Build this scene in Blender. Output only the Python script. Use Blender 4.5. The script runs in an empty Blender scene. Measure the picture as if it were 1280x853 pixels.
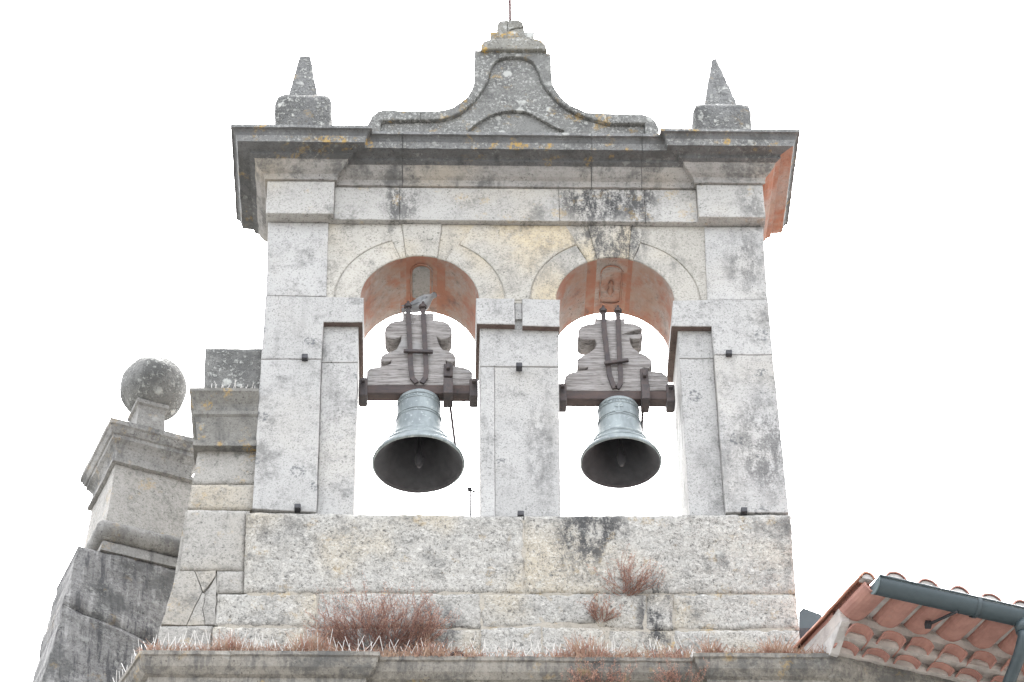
import bpy, bmesh, math, random
from mathutils import Vector, Matrix, noise

random.seed(7)
scene = bpy.context.scene
COL = scene.collection
rad = math.radians

# ------------------------------------------------------------------ camera
F_PX, YAW, PITCH, ROLL = 3929.3, 0.0355, 0.7205, -0.0163      # focal length for a 1280 px wide frame
CAM = Vector((-0.7745, -20.2926, -15.9434))
GROUND_Z = CAM.z - 1.65
fw = Vector((math.sin(YAW) * math.cos(PITCH), math.cos(YAW) * math.cos(PITCH), math.sin(PITCH)))
rt0 = Vector((math.cos(YAW), -math.sin(YAW), 0)); up0 = rt0.cross(fw)
rt = math.cos(ROLL) * rt0 + math.sin(ROLL) * up0
up = -math.sin(ROLL) * rt0 + math.cos(ROLL) * up0
cam_data = bpy.data.cameras.new('camera')
cam_data.sensor_width = 36.0; cam_data.sensor_fit = 'HORIZONTAL'
cam_data.lens = 36.0 * F_PX / 1280.0
cam_data.clip_start = 0.1; cam_data.clip_end = 2000.0
cam = bpy.data.objects.new('camera', cam_data); COL.objects.link(cam)
M3 = Matrix((rt, up, -fw)).transposed()
cam.matrix_world = Matrix.Translation(CAM) @ M3.to_4x4()
scene.camera = cam

# ------------------------------------------------------------------ sky, sun, exposure
SUN_EL, SUN_AZ = rad(64), rad(12)          # azimuth measured clockwise from +Y
world = bpy.data.worlds.new('World'); scene.world = world; world.use_nodes = True
wn = world.node_tree.nodes; wl = world.node_tree.links; wn.clear()
w_out = wn.new('ShaderNodeOutputWorld'); w_bg = wn.new('ShaderNodeBackground')
w_hs = wn.new('ShaderNodeHueSaturation'); w_sky = wn.new('ShaderNodeTexSky')
w_sky.sky_type = 'NISHITA'; w_sky.sun_disc = False
w_sky.sun_elevation = SUN_EL; w_sky.sun_rotation = SUN_AZ
w_sky.air_density = 1.0; w_sky.dust_density = 6.0; w_sky.ozone_density = 1.0
w_hs.inputs['Saturation'].default_value = 0.22      # an overcast, near white sky
w_bg.inputs['Strength'].default_value = 0.15
wl.new(w_sky.outputs[0], w_hs.inputs['Color']); wl.new(w_hs.outputs[0], w_bg.inputs['Color']); wl.new(w_bg.outputs[0], w_out.inputs[0])
sun_d = bpy.data.lights.new('sun', 'SUN'); sun_d.energy = 0.5; sun_d.angle = rad(60); sun_d.color = (1.0, 0.97, 0.92)
sun = bpy.data.objects.new('sun', sun_d); COL.objects.link(sun)
sdir = Vector((math.sin(SUN_AZ) * math.cos(SUN_EL), math.cos(SUN_AZ) * math.cos(SUN_EL), math.sin(SUN_EL)))
sun.rotation_euler = sdir.to_track_quat('Z', 'Y').to_euler(); sun.location = (0, -10, 30)
vs = scene.view_settings
vs.view_transform = 'Standard'; vs.look = 'None'; vs.gamma = 1.0; vs.use_curve_mapping = False
vs.exposure = 3.15

# ------------------------------------------------------------------ measuring helpers (photo survey -> real planes)
def ray(px, py):
    return fw + rt * ((px - 640) / F_PX) + up * ((426.5 - py) / F_PX)
def at(px, py, y=0.0):
    d = ray(px, py); t = (y - CAM.y) / d.y
    p = CAM + d * t
    return (p.x, p.z)
def atz(px, py, z):
    d = ray(px, py); t = (z - CAM.z) / d.z
    p = CAM + d * t
    return (p.x, p.y)

# ------------------------------------------------------------------ materials
def nd(nt, typ, **kw):
    n = nt.nodes.new(typ)
    for k, v in kw.items():
        if k in n.inputs.keys(): n.inputs[k].default_value = v
        else: setattr(n, k, v)
    return n
class NT:
    def __init__(s, name):
        m = bpy.data.materials.new(name); m.use_nodes = True
        s.m = m; s.nt = m.node_tree; s.nt.nodes.clear()
        s.out = s.nt.nodes.new('ShaderNodeOutputMaterial'); s.b = s.nt.nodes.new('ShaderNodeBsdfPrincipled')
        s.L(s.b.outputs[0], s.out.inputs['Surface'])
    def L(s, a, b): s.nt.links.new(a, b)
    def val(s, sock, v):
        if hasattr(v, 'is_linked') or hasattr(v, 'links'): s.L(v, sock)
        else: sock.default_value = v
    def math(s, op, a, b=None, c=None, clamp=False):
        n = s.nt.nodes.new('ShaderNodeMath'); n.operation = op; n.use_clamp = clamp
        s.val(n.inputs[0], a)
        if b is not None: s.val(n.inputs[1], b)
        if c is not None: s.val(n.inputs[2], c)
        return n.outputs[0]
    def mix(s, f, a, b, mode='MIX'):
        n = s.nt.nodes.new('ShaderNodeMix'); n.data_type = 'RGBA'; n.blend_type = mode; n.clamp_factor = True
        s.val(n.inputs[0], f); s.val(n.inputs[6], a); s.val(n.inputs[7], b)
        return n.outputs[2]
    def noise(s, vec, scale, detail=3.0, rough=0.6, dist=0.0):
        n = s.nt.nodes.new('ShaderNodeTexNoise'); s.L(vec, n.inputs['Vector'])
        n.inputs['Scale'].default_value = scale; n.inputs['Detail'].default_value = detail
        n.inputs['Roughness'].default_value = rough; n.inputs['Distortion'].default_value = dist
        return n.outputs['Fac']
    def voro(s, vec, scale, feature='F1', out='Distance'):
        n = s.nt.nodes.new('ShaderNodeTexVoronoi'); n.feature = feature; s.L(vec, n.inputs['Vector']); n.inputs['Scale'].default_value = scale
        return n.outputs[out]
    def ramp(s, f, lo, hi):
        n = s.nt.nodes.new('ShaderNodeMapRange'); n.interpolation_type = 'SMOOTHSTEP'; n.clamp = True
        s.val(n.inputs[0], f); n.inputs[1].default_value = lo; n.inputs[2].default_value = hi
        return n.outputs[0]
    def pos(s, per_object=True):
        g = s.nt.nodes.new('ShaderNodeNewGeometry')
        if not per_object: return g.outputs['Position']
        oi = s.nt.nodes.new('ShaderNodeObjectInfo')
        n = s.nt.nodes.new('ShaderNodeVectorMath'); n.operation = 'ADD'
        k = s.nt.nodes.new('ShaderNodeVectorMath'); k.operation = 'MULTIPLY'
        s.L(oi.outputs['Random'], k.inputs[0]); k.inputs[1].default_value = (31.7, 17.3, 53.1)
        s.L(g.outputs['Position'], n.inputs[0]); s.L(k.outputs[0], n.inputs[1])
        return n.outputs[0]
    def scalev(s, v, sc):
        n = s.nt.nodes.new('ShaderNodeVectorMath'); n.operation = 'MULTIPLY'; s.L(v, n.inputs[0]); n.inputs[1].default_value = sc
        return n.outputs[0]
    def bump(s, h, strength, dist, prev=None):
        n = s.nt.nodes.new('ShaderNodeBump'); n.inputs['Strength'].default_value = strength; n.inputs['Distance'].default_value = dist
        s.L(h, n.inputs['Height'])
        if prev is not None: s.L(prev, n.inputs['Normal'])
        return n.outputs[0]
    def rnd(s):
        return s.nt.nodes.new('ShaderNodeObjectInfo').outputs['Random']
def C4(c): return (c[0], c[1], c[2], 1.0)

def stone(name, base, grain=0.5, gscale=70, coarse=0.0, mold=0.0, lichen=0.0, yellow=0.0, streak=0.0, warm=0.0, rough_bump=0.25, stains=(), tonevar=0.25, rings=0.0, red=0.0, dirt=0.5, pits=0.6, runs=0.0):
    k = NT(name); p = k.pos(); pw = k.pos(False)
    base = Vector(base)
    col = k.mix(k.noise(p, 1.7, 3, 0.55), C4(base * (1 - tonevar)), C4(base * (1 + tonevar * 0.7)))
    if warm: col = k.mix(k.math('MULTIPLY', k.ramp(k.noise(p, 1.1, 2, 0.5), 0.47, 0.72), warm), col, C4((base[0] * 1.12, base[1] * 0.98, base[2] * 0.74)))
    col = k.mix(k.math('MULTIPLY', k.ramp(k.rnd(), 0.0, 1.0), 0.24), col, C4(base * 0.62))
    d1 = k.noise(p, 5.5, 8, 0.78); d2 = k.noise(p, 17, 6, 0.8)
    col = k.mix(k.math('MULTIPLY', k.ramp(k.math('ADD', k.math('MULTIPLY', d1, 0.6), k.math('MULTIPLY', d2, 0.4)), 0.48, 0.62), dirt), col, C4(base * 0.36))
    col = k.mix(k.math('MULTIPLY', k.ramp(k.noise(p, 11, 6, 0.75), 0.55, 0.66), dirt * 0.6), col, C4(base * 1.22))
    # granite grain: dark mica, pale feldspar
    g1 = k.noise(p, gscale, 2, 0.65); g2 = k.noise(p, gscale * 2.3, 1, 0.5)
    col = k.mix(k.math('MULTIPLY', k.ramp(g1, 0.53, 0.66), grain), col, C4(base * 0.30))
    pt = k.math('MULTIPLY', k.ramp(k.noise(p, gscale * 0.72, 2, 0.6), 0.62, 0.68), k.ramp(k.noise(p, 3.1, 3, 0.6), 0.36, 0.58))
    col = k.mix(k.math('MULTIPLY', pt, pits), col, C4(base * 0.10))
    col = k.mix(k.math('MULTIPLY', k.ramp(g2, 0.55, 0.72), grain * 0.75), col, C4(Vector(base) * 1.3))
    hgt = k.math('ADD', g1, k.math('MULTIPLY', g2, 0.5))
    if coarse:
        c1 = k.noise(p, 34, 4, 0.75, 0.8)
        col = k.mix(k.math('MULTIPLY', k.ramp(c1, 0.56, 0.66), coarse), col, C4(base * 0.26))
        col = k.mix(k.math('MULTIPLY', k.ramp(c1, 0.47, 0.36), coarse * 0.6), col, C4(base * 1.45))
        hgt = k.math('ADD', hgt, k.math('MULTIPLY', c1, -2.5))
    if streak:
        st = k.noise(k.scalev(pw, (9, 9, 0.8)), 1.0, 4, 0.6)
        st = k.math('MULTIPLY', k.ramp(st, 0.5, 0.72), k.ramp(k.noise(pw, 2.1, 2, 0.5), 0.38, 0.62))
        col = k.mix(k.math('MULTIPLY', st, streak), col, (0.05, 0.05, 0.05, 1))
    if runs:       # narrow run-off streaks
        r1 = k.noise(k.scalev(pw, (17, 17, 1.3)), 1.0, 5, 0.65)
        col = k.mix(k.math('MULTIPLY', k.ramp(r1, 0.50, 0.64), runs), col, (0.055, 0.055, 0.058, 1))
        col = k.mix(k.math('MULTIPLY', k.ramp(r1, 0.44, 0.34), runs * 0.7), col, C4(base * 1.5))
    if mold:
        mm = k.math('ADD', k.noise(pw, 2.6, 4, 0.65), k.math('MULTIPLY', k.noise(p, 38, 3, 0.7), 0.28))
        col = k.mix(k.math('MULTIPLY', k.ramp(mm, 0.70 - 0.12 * mold, 0.86 - 0.12 * mold), min(1, 0.55 + mold * 0.3)), col, (0.075, 0.076, 0.074, 1))
    if rings:
        v = k.voro(k.scalev(p, (1, 1, 1)), 2.7)
        fr = k.math('ADD', v, k.math('MULTIPLY', k.math('SUBTRACT', k.noise(p, 16, 5, 0.75), 0.5), 0.34))
        ring = k.math('MULTIPLY', k.ramp(fr, 0.19, 0.15), k.ramp(fr, 0.05, 0.12))
        ring = k.math('MULTIPLY', ring, k.ramp(k.noise(p, 40, 2, 0.6), 0.42, 0.58))
        ring = k.math('MULTIPLY', ring, k.ramp(k.voro(p, 2.7, out='Color'), 0.50, 0.56))
        col = k.mix(k.math('MULTIPLY', ring, rings), col, (0.10, 0.105, 0.11, 1))
    for (sx, sz, rx, rz, amt) in stains:      # weathering patches with a shape of their own
        sep = k.nt.nodes.new('ShaderNodeSeparateXYZ'); k.L(pw, sep.inputs[0])
        dx = k.math('DIVIDE', k.math('SUBTRACT', sep.outputs[0], sx), rx); dz = k.math('DIVIDE', k.math('SUBTRACT', sep.outputs[2], sz), rz)
        r2 = k.math('ADD', k.math('MULTIPLY', dx, dx), k.math('MULTIPLY', dz, dz))
        nz = k.math('ADD', k.noise(k.scalev(pw, (1, 1, 0.45)), 13, 5, 0.72), k.math('MULTIPLY', k.noise(pw, 70, 2, 0.6), 0.35))
        msk = k.math('MULTIPLY', k.ramp(r2, 1.25, 0.15), k.ramp(nz, 0.56, 0.78))
        col = k.mix(k.math('MULTIPLY', msk, amt), col, (0.06, 0.06, 0.06, 1))
    if lichen:
        wv = k.nt.nodes.new('ShaderNodeVectorMath'); wv.operation = 'ADD'
        nn = k.nt.nodes.new('ShaderNodeTexNoise'); k.L(p, nn.inputs['Vector']); nn.inputs['Scale'].default_value = 18
        k.L(p, wv.inputs[0]); k.L(k.scalev(nn.outputs['Color'], (0.06, 0.06, 0.06)), wv.inputs[1])
        rs = k.nt.nodes.new('ShaderNodeSeparateXYZ'); k.L(k.voro(wv.outputs[0], 7.5, out='Color'), rs.inputs[0])
        l1 = k.ramp(k.math('ADD', k.math('SUBTRACT', k.voro(wv.outputs[0], 7.5), k.math('MULTIPLY', rs.outputs[0], 0.47)), k.math('MULTIPLY', k.noise(p, 45, 3, 0.7), 0.35)), 0.10, -0.02)
        l2 = k.ramp(k.noise(p, 30, 5, 0.78, 0.3), 0.56 - 0.03 * lichen, 0.60 - 0.03 * lichen)
        ar = k.ramp(k.noise(p, 3.5, 3, 0.6), 0.50 - 0.20 * lichen, 0.60 - 0.06 * lichen)
        l = k.math('MULTIPLY', k.math('MAXIMUM', l1, k.math('MULTIPLY', l2, 0.85)), ar)
        col = k.mix(k.math('MULTIPLY', l, min(1, lichen)), col, (0.36, 0.365, 0.345, 1))
        hgt = k.math('ADD', hgt, k.math('MULTIPLY', l, 1.2))
    if yellow:
        yv = k.math('MULTIPLY', k.ramp(k.noise(pw, 5.5, 3, 0.6), 0.60 - 0.05 * yellow, 0.68), k.ramp(k.noise(p, 34, 3, 0.7), 0.44, 0.54))
        col = k.mix(k.math('MULTIPLY', yv, min(1, 0.8 * yellow)), col, (0.42, 0.27, 0.07, 1))
    if red:
        rr = k.math('MULTIPLY', k.ramp(k.math('ADD', k.noise(p, 2.2, 4, 0.6), k.math('MULTIPLY', k.noise(p, 21, 3, 0.6), 0.22)), 0.42, 0.72), red)
        col = k.mix(rr, col, (0.25, 0.118, 0.077, 1))
        col = k.mix(k.math('MULTIPLY', k.ramp(k.noise(p, 4.1, 3, 0.6), 0.5, 0.7), 0.6), col, (0.26, 0.19, 0.15, 1))
        dk = k.ramp(k.noise(p, 3.3, 4, 0.7), 0.56, 0.72)
        col = k.mix(k.math('MULTIPLY', dk, 0.65), col, (0.09, 0.08, 0.075, 1))
    k.L(col, k.b.inputs['Base Color'])
    k.b.inputs['Roughness'].default_value = 0.93; k.b.inputs['Specular IOR Level'].default_value = 0.2
    n = k.bump(hgt, rough_bump, 0.01)
    n = k.bump(k.noise(p, 9, 4, 0.6), rough_bump * 0.5, 0.03, n)
    k.L(n, k.b.inputs['Normal'])
    return k.m

def wood_mat():
    k = NT('weathered_wood'); p = k.pos()
    g = k.noise(k.scalev(p, (2.2, 14, 26)), 1.6, 5, 0.7, 0.4); f = k.noise(k.scalev(p, (7, 50, 95)), 1.3, 3, 0.6)
    col = k.mix(k.ramp(g, 0.35, 0.65), (0.30, 0.285, 0.275, 1), (0.15, 0.137, 0.13, 1))
    col = k.mix(k.math('MULTIPLY', k.ramp(f, 0.55, 0.7), 0.75), col, (0.03, 0.024, 0.022, 1))
    col = k.mix(k.ramp(k.noise(p, 3, 3, 0.6), 0.55, 0.75), col, (0.26, 0.255, 0.25, 1))
    k.L(col, k.b.inputs['Base Color']); k.b.inputs['Roughness'].default_value = 0.9
    n = k.bump(k.math('ADD', f, k.math('MULTIPLY', g, 1.5)), 0.7, 0.012); k.L(n, k.b.inputs['Normal'])
    return k.m
def paint_mat(name, c1, c2, scale=8, rough=0.6, metal=0.0, bump=0.15, streak=(1, 1, 1), spot=None, spot_lo=0.58):
    k = NT(name); p = k.pos()
    col = k.mix(k.ramp(k.noise(k.scalev(p, streak), scale, 5, 0.65), 0.35, 0.68), C4(c1), C4(c2))
    if spot: col = k.mix(k.ramp(k.noise(p, scale * 4, 4, 0.7), spot_lo, spot_lo + 0.12), col, C4(spot))
    k.L(col, k.b.inputs['Base Color']); k.b.inputs['Roughness'].default_value = rough; k.b.inputs['Metallic'].default_value = metal
    k.L(k.bump(k.noise(p, scale * 6, 3, 0.6), bump, 0.01), k.b.inputs['Normal'])
    return k.m

def zx(px, py, y=0): return at(px, py, y)
def stn(px, py, wpx, hpx, amt, y=0):
    x, z = at(px, py, y); return (x, z, wpx / 150.0, hpx / 115.0, amt)

PIER = (0.368, 0.365, 0.355)
M = {}
M['pier'] = stone('pier_granite', PIER, grain=0.52, gscale=62, streak=0.25, rings=0.8, rough_bump=0.3, tonevar=0.25, mold=0.02, dirt=0.6, warm=0.15,
                  stains=[stn(955, 560, 38, 70, 0.7), stn(930, 330, 30, 45, 0.6), stn(675, 560, 20, 75, 0.45), stn(905, 590, 30, 60, 0.35)])
M['spandrel'] = stone('arch_granite', (0.375, 0.36, 0.325), grain=0.52, gscale=60, warm=0.9, tonevar=0.25, rings=0.3, mold=0.05, dirt=0.55, streak=0.15,
                      stains=[stn(762, 300, 60, 40, 0.9), stn(800, 345, 60, 30, 0.35), stn(690, 330, 40, 40, 0.35), stn(640, 340, 25, 30, 0.25)])
M['soffit'] = stone('algae_stained_soffit', (0.30, 0.26, 0.23), grain=0.15, gscale=60, red=0.95, tonevar=0.3, rough_bump=0.2)
M['frieze'] = stone('frieze_granite', (0.37, 0.363, 0.345), grain=0.46, gscale=62, warm=0.4, tonevar=0.2, mold=0.05, dirt=0.5, yellow=0.3,
                    stains=[stn(745, 255, 62, 40, 1.0), stn(800, 255, 28, 45, 0.9), stn(505, 255, 26, 45, 0.7), stn(490, 260, 14, 30, 0.6), stn(935, 262, 20, 30, 0.5), stn(850, 245, 30, 20, 0.3)])
M['cornice'] = stone('cornice_granite', (0.22, 0.22, 0.215), grain=0.35, gscale=70, mold=1.0, yellow=0.6, lichen=0.25, tonevar=0.3, streak=0.5)
M['cornice_bed'] = stone('cornice_bed_granite', (0.27, 0.26, 0.245), grain=0.3, gscale=60, mold=0.6, warm=0.5, tonevar=0.35, streak=0.5,
                          stains=[stn(585, 205, 90, 26, 0.95), stn(385, 208, 35, 20, 0.9), stn(497, 205, 18, 40, 0.8), stn(690, 208, 60, 22, 0.6), stn(800, 205, 50, 30, 0.6)])
M['cornice_dark'] = stone('shade_crust_cornice_granite', (0.12, 0.122, 0.122), grain=0.35, gscale=60, mold=0.7, lichen=0.3, yellow=0.35, tonevar=0.4, streak=0.6)  # black crust, with shade of the overhangs painted into the dark base
M['cornice_edge'] = stone('lichened_cornice_edge', (0.18, 0.182, 0.18), grain=0.45, gscale=55, mold=0.5, lichen=0.8, yellow=0.9, tonevar=0.35, streak=0.3, rough_bump=0.4)
M['cornice_red'] = stone('algae_stained_cornice', (0.30, 0.24, 0.21), grain=0.2, red=1.0, tonevar=0.25)
M['crest'] = stone('lichened_granite', (0.175, 0.176, 0.168), grain=0.45, gscale=55, mold=0.45, lichen=1.0, yellow=0.5, tonevar=0.35, rough_bump=0.5)
M['crest_cap'] = stone('yellow_lichened_granite', (0.20, 0.196, 0.175), grain=0.45, gscale=55, mold=0.35, lichen=1.0, yellow=1.6, tonevar=0.35, rough_bump=0.5)
M['pinnacle'] = stone('pinnacle_granite', (0.16, 0.162, 0.16), grain=0.5, gscale=40, mold=0.6, lichen=1.0, tonevar=0.45, rough_bump=0.9, yellow=0.25, dirt=0.9)
M['rough'] = stone('rough_granite', (0.36, 0.35, 0.325), grain=0.6, gscale=60, coarse=1.0, warm=0.7, dirt=0.65, mold=0.1, lichen=0.35, yellow=0.25, tonevar=0.25, rough_bump=0.55,
                   stains=[stn(740, 665, 50, 45, 1.0), stn(722, 690, 30, 45, 0.7), stn(820, 775, 26, 55, 1.0), stn(545, 790, 35, 35, 0.9), stn(480, 800, 60, 30, 0.6), stn(340, 660, 40, 30, 0.4), stn(985, 690, 12, 60, 0.5)])
M['joint'] = stone('joint_mortar', (0.34, 0.315, 0.27), grain=0.3, gscale=60, yellow=0.6, mold=0.1, tonevar=0.3)
M['smooth'] = stone('flank_granite', (0.31, 0.30, 0.278), grain=0.5, dirt=0.8, mold=0.15, gscale=60, coarse=0.25, warm=0.5, yellow=0.3, tonevar=0.25, rough_bump=0.35, streak=0.2)
M['ledge'] = stone('ledge_granite', (0.22, 0.205, 0.18), grain=0.35, gscale=60, mold=0.6, streak=0.8, runs=0.45, yellow=0.35, lichen=0.2, tonevar=0.3)
M['dark'] = stone('wet_granite', (0.20, 0.197, 0.192), grain=0.5, gscale=45, coarse=0.45, mold=0.8, streak=1.0, lichen=0.4, yellow=0.15, tonevar=0.5, dirt=0.8, runs=0.9, rough_bump=0.6)
M['ball'] = stone('ball_granite', (0.17, 0.17, 0.163), grain=0.45, gscale=60, mold=0.75, lichen=0.9, tonevar=0.4, rough_bump=0.8)
M['pedestal'] = stone('pedestal_granite', (0.225, 0.22, 0.208), grain=0.45, gscale=55, mold=0.65, lichen=0.35, tonevar=0.33, streak=0.6, yellow=0.2)
M['stub'] = stone('stub_granite', (0.185, 0.18, 0.165), grain=0.45, gscale=60, mold=0.6, lichen=0.25, tonevar=0.35, streak=0.6, yellow=0.5)
M['facade'] = stone('facade_granite', (0.27, 0.26, 0.24), grain=0.4, gscale=50, mold=0.3, streak=0.4)
M['wood'] = wood_mat()
M['axle'] = paint_mat('rusty_axle_wood', (0.07, 0.048, 0.042), (0.04, 0.033, 0.033), 7, 0.85, spot=(0.03, 0.03, 0.03), streak=(0.3, 1, 1))
M['iron'] = paint_mat('rusted_iron', (0.042, 0.036, 0.037), (0.068, 0.052, 0.048), 14, 0.75, 0.1, spot=(0.10, 0.065, 0.05), spot_lo=0.62)
M['black_iron'] = paint_mat('black_iron', (0.025, 0.026, 0.03), (0.05, 0.05, 0.055), 14, 0.7, 0.1)
M['bronze'] = paint_mat('bronze_patina', (0.235, 0.268, 0.272), (0.145, 0.168, 0.175), 5, 0.62, 0.25, streak=(1.6, 1.6, 0.4), spot=(0.33, 0.365, 0.36), spot_lo=0.56)
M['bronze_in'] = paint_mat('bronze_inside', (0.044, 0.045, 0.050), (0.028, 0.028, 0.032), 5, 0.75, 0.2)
M['tile'] = paint_mat('terracotta_tile', (0.40, 0.215, 0.175), (0.31, 0.16, 0.132), 6, 0.85, spot=(0.34, 0.215, 0.185), spot_lo=0.62)
M['verge_tile'] = paint_mat('orange_terracotta', (0.40, 0.20, 0.135), (0.30, 0.14, 0.10), 6, 0.85)
M['mortar'] = paint_mat('lime_mortar', (0.44, 0.40, 0.37), (0.30, 0.275, 0.255), 7, 0.95, bump=0.5, spot=(0.46, 0.44, 0.42))
M['white_mortar'] = paint_mat('whitewashed_mortar', (0.46, 0.44, 0.42), (0.33, 0.315, 0.30), 9, 0.95, bump=0.5, spot=(0.25, 0.24, 0.22), spot_lo=0.66)
M['gutter'] = paint_mat('blue_grey_gutter', (0.030, 0.045, 0.052), (0.038, 0.055, 0.062), 3, 0.42, 0.0, bump=0.03)
M['wire'] = paint_mat('spike_wire', (0.55, 0.53, 0.50), (0.42, 0.40, 0.37), 20, 0.5, 0.0)
M['twig'] = paint_mat('red_brown_twigs', (0.155, 0.08, 0.063), (0.23, 0.13, 0.10), 16, 0.9)
M['dry_leaf'] = paint_mat('dry_leaf', (0.30, 0.155, 0.115), (0.40, 0.26, 0.19), 22, 0.9)
M['straw'] = paint_mat('straw', (0.36, 0.25, 0.18), (0.26, 0.135, 0.10), 12, 0.9)
M['feather'] = paint_mat('pigeon_feather', (0.22, 0.23, 0.245), (0.33, 0.34, 0.345), 18, 0.8)
M['feather_dark'] = paint_mat('dark_pigeon_feather', (0.13, 0.137, 0.15), (0.22, 0.23, 0.24), 24, 0.6)
M['beak'] = paint_mat('pigeon_foot_and_beak', (0.30, 0.13, 0.11), (0.16, 0.10, 0.09), 24, 0.6)
M['paving'] = stone('granite_paving', (0.15, 0.147, 0.14), grain=0.4, gscale=30)

# ------------------------------------------------------------------ object helpers
WL = {}
def reg(o, w): WL[o.name] = Vector(w)
def prop(o, label=None, cat=None, group=None, kind=None):
    for k_, v in (('label', label), ('category', cat), ('group', group), ('kind', kind)):
        if v: o[k_] = v
    return o
def thing(name, loc, label, cat, group=None):
    o = bpy.data.objects.new(name, None); COL.objects.link(o); o.location = loc; o.empty_display_size = 0.2
    reg(o, loc); return prop(o, label, cat, group)
def place(name, me, world, parent=None):
    o = bpy.data.objects.new(name, me); COL.objects.link(o)
    world = Vector(world)
    if parent is not None:
        o.parent = parent; o.location = world - WL[parent.name]
    else: o.location = world
    reg(o, world); return o
def mk(name, verts, faces, mats, parent=None, mi=None, smooth=False, recalc=True):
    c = Vector((0, 0, 0))
    for v in verts: c += Vector(v)
    c /= max(1, len(verts))
    me = bpy.data.meshes.new(name)
    me.from_pydata([Vector(v) - c for v in verts], [], faces)
    for m in (mats if isinstance(mats, (list, tuple)) else [mats]): me.materials.append(m)
    if mi:
        for p_, i in zip(me.polygons, mi): p_.material_index = i
    if recalc:
        bm = bmesh.new(); bm.from_mesh(me); bmesh.ops.recalc_face_normals(bm, faces=bm.faces); bm.to_mesh(me); bm.free()
    if smooth: me.polygons.foreach_set('use_smooth', [True] * len(me.polygons))
    return place(name, me, c, parent)
def nz(v, f, a):
    return noise.noise_vector(Vector(v) * f) * a

def densify(poly, step):
    out = []
    n = len(poly)
    for i in range(n):
        a = Vector(poly[i]); b = Vector(poly[(i + 1) % n]); k = max(1, int((b - a).length / step))
        for j in range(k): out.append(a.lerp(b, j / k))
    return out
def prism(name, poly, y0, y1, mats, parent, bevel=0.007, step=0.07, jit=0.003, red_fn=None, under=False):
    """Stone block: outline (x, z) in the facade plane, from y0 (front) back to y1."""
    pts = densify([Vector(p) for p in poly], step)
    pts = [p + Vector((nz((p.x, 0.3, p.y), 9, jit).x, nz((p.x, 5.3, p.y), 9, jit).z)) for p in pts]
    bm = bmesh.new()
    fr = [bm.verts.new((p.x, y0 + nz((p.x, 1, p.y), 6, jit).y, p.y)) for p in pts]
    bk = [bm.verts.new((p.x, y1, p.y)) for p in pts]
    n = len(pts)
    ff = bm.faces.new(fr); bm.faces.new(bk[::-1])
    for i in range(n):
        f = bm.faces.new((fr[i], bk[i], bk[(i + 1) % n], fr[(i + 1) % n]))
        if red_fn:
            mx = (pts[i] + pts[(i + 1) % n]) / 2
            if red_fn(mx.x, mx.y): f.material_index = 1
    bmesh.ops.recalc_face_normals(bm, faces=bm.faces)
    if bevel:
        bmesh.ops.bevel(bm, geom=list(ff.edges), offset=bevel, segments=2, affect='EDGES', profile=0.5, clamp_overlap=True, material=0)
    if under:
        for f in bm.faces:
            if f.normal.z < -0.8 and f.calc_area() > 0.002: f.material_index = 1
    bmesh.ops.triangulate(bm, faces=[f for f in bm.faces if len(f.verts) > 4])
    vs_ = [v.co.copy() for v in bm.verts]; fs = [[v.index for v in f.verts] for f in bm.faces]
    bm.verts.index_update(); fs = [[v.index for v in f.verts] for f in bm.faces]; mi = [f.material_index for f in bm.faces]
    bm.free()
    return mk(name, vs_, fs, mats, parent, mi, recalc=False)
def px_poly(pts, y=0.0, dx=0, dy=0): return [at(a + dx, b + dy, y) for a, b in pts]

def block(name, q, y0, y1, mat, parent, amp=0.006, cell=0.035, rnd=0.014, freq=10):
    """Rough squared stone: four (x, z) corners TL, TR, BR, BL; bumpy front, worn edges."""
    q = [Vector(p) for p in q]
    W = ((q[1] - q[0]).length + (q[2] - q[3]).length) / 2; H = ((q[3] - q[0]).length + (q[2] - q[1]).length) / 2
    nu = max(2, int(W / cell)); nv = max(2, int(H / cell))
    verts = []; faces = []
    for j in range(nv + 1):
        for i in range(nu + 1):
            s, t = i / nu, j / nv
            p = q[0].lerp(q[1], s).lerp(q[3].lerp(q[2], s), t)
            du = min(s, 1 - s) * W; dv = min(t, 1 - t) * H
            e = min(du, dv)
            w = nz((p.x, y0, p.y), freq, amp) + nz((p.x + 7, y0, p.y), freq * 3, amp * 0.5)
            y = y0 + w.y + (rnd * (1 - min(1, e / 0.03)) ** 2)
            x_, z_ = p.x, p.y
            if e < 1e-6:
                x_ += w.x * 0.5; z_ += w.z * 0.5
            verts.append((x_, y, z_))
    N = nu + 1
    for j in range(nv):
        for i in range(nu): faces.append((j * N + i, j * N + i + 1, (j + 1) * N + i + 1, (j + 1) * N + i))
    ring = [i for i in range(N)] + [j * N + nu for j in range(1, nv + 1)] + [nv * N + i for i in range(nu - 1, -1, -1)] + [j * N for j in range(nv - 1, 0, -1)]
    b0 = len(verts)
    for r in ring: verts.append((verts[r][0], y1, verts[r][2]))
    for i in range(len(ring)):
        a, b = ring[i], ring[(i + 1) % len(ring)]
        faces.append((a, b, b0 + (i + 1) % len(ring), b0 + i))
    faces.append([b0 + i for i in range(len(ring))])
    o = mk(name, verts, faces, mat, parent)
    me = o.data
    for p_ in list(me.polygons)[:nu * nv]: p_.use_smooth = True
    return o
def pblock(name, pts, y0, y1, mat, parent, **kw): return block(name, px_poly(pts, y0), y0, y1, mat, parent, **kw)

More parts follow.
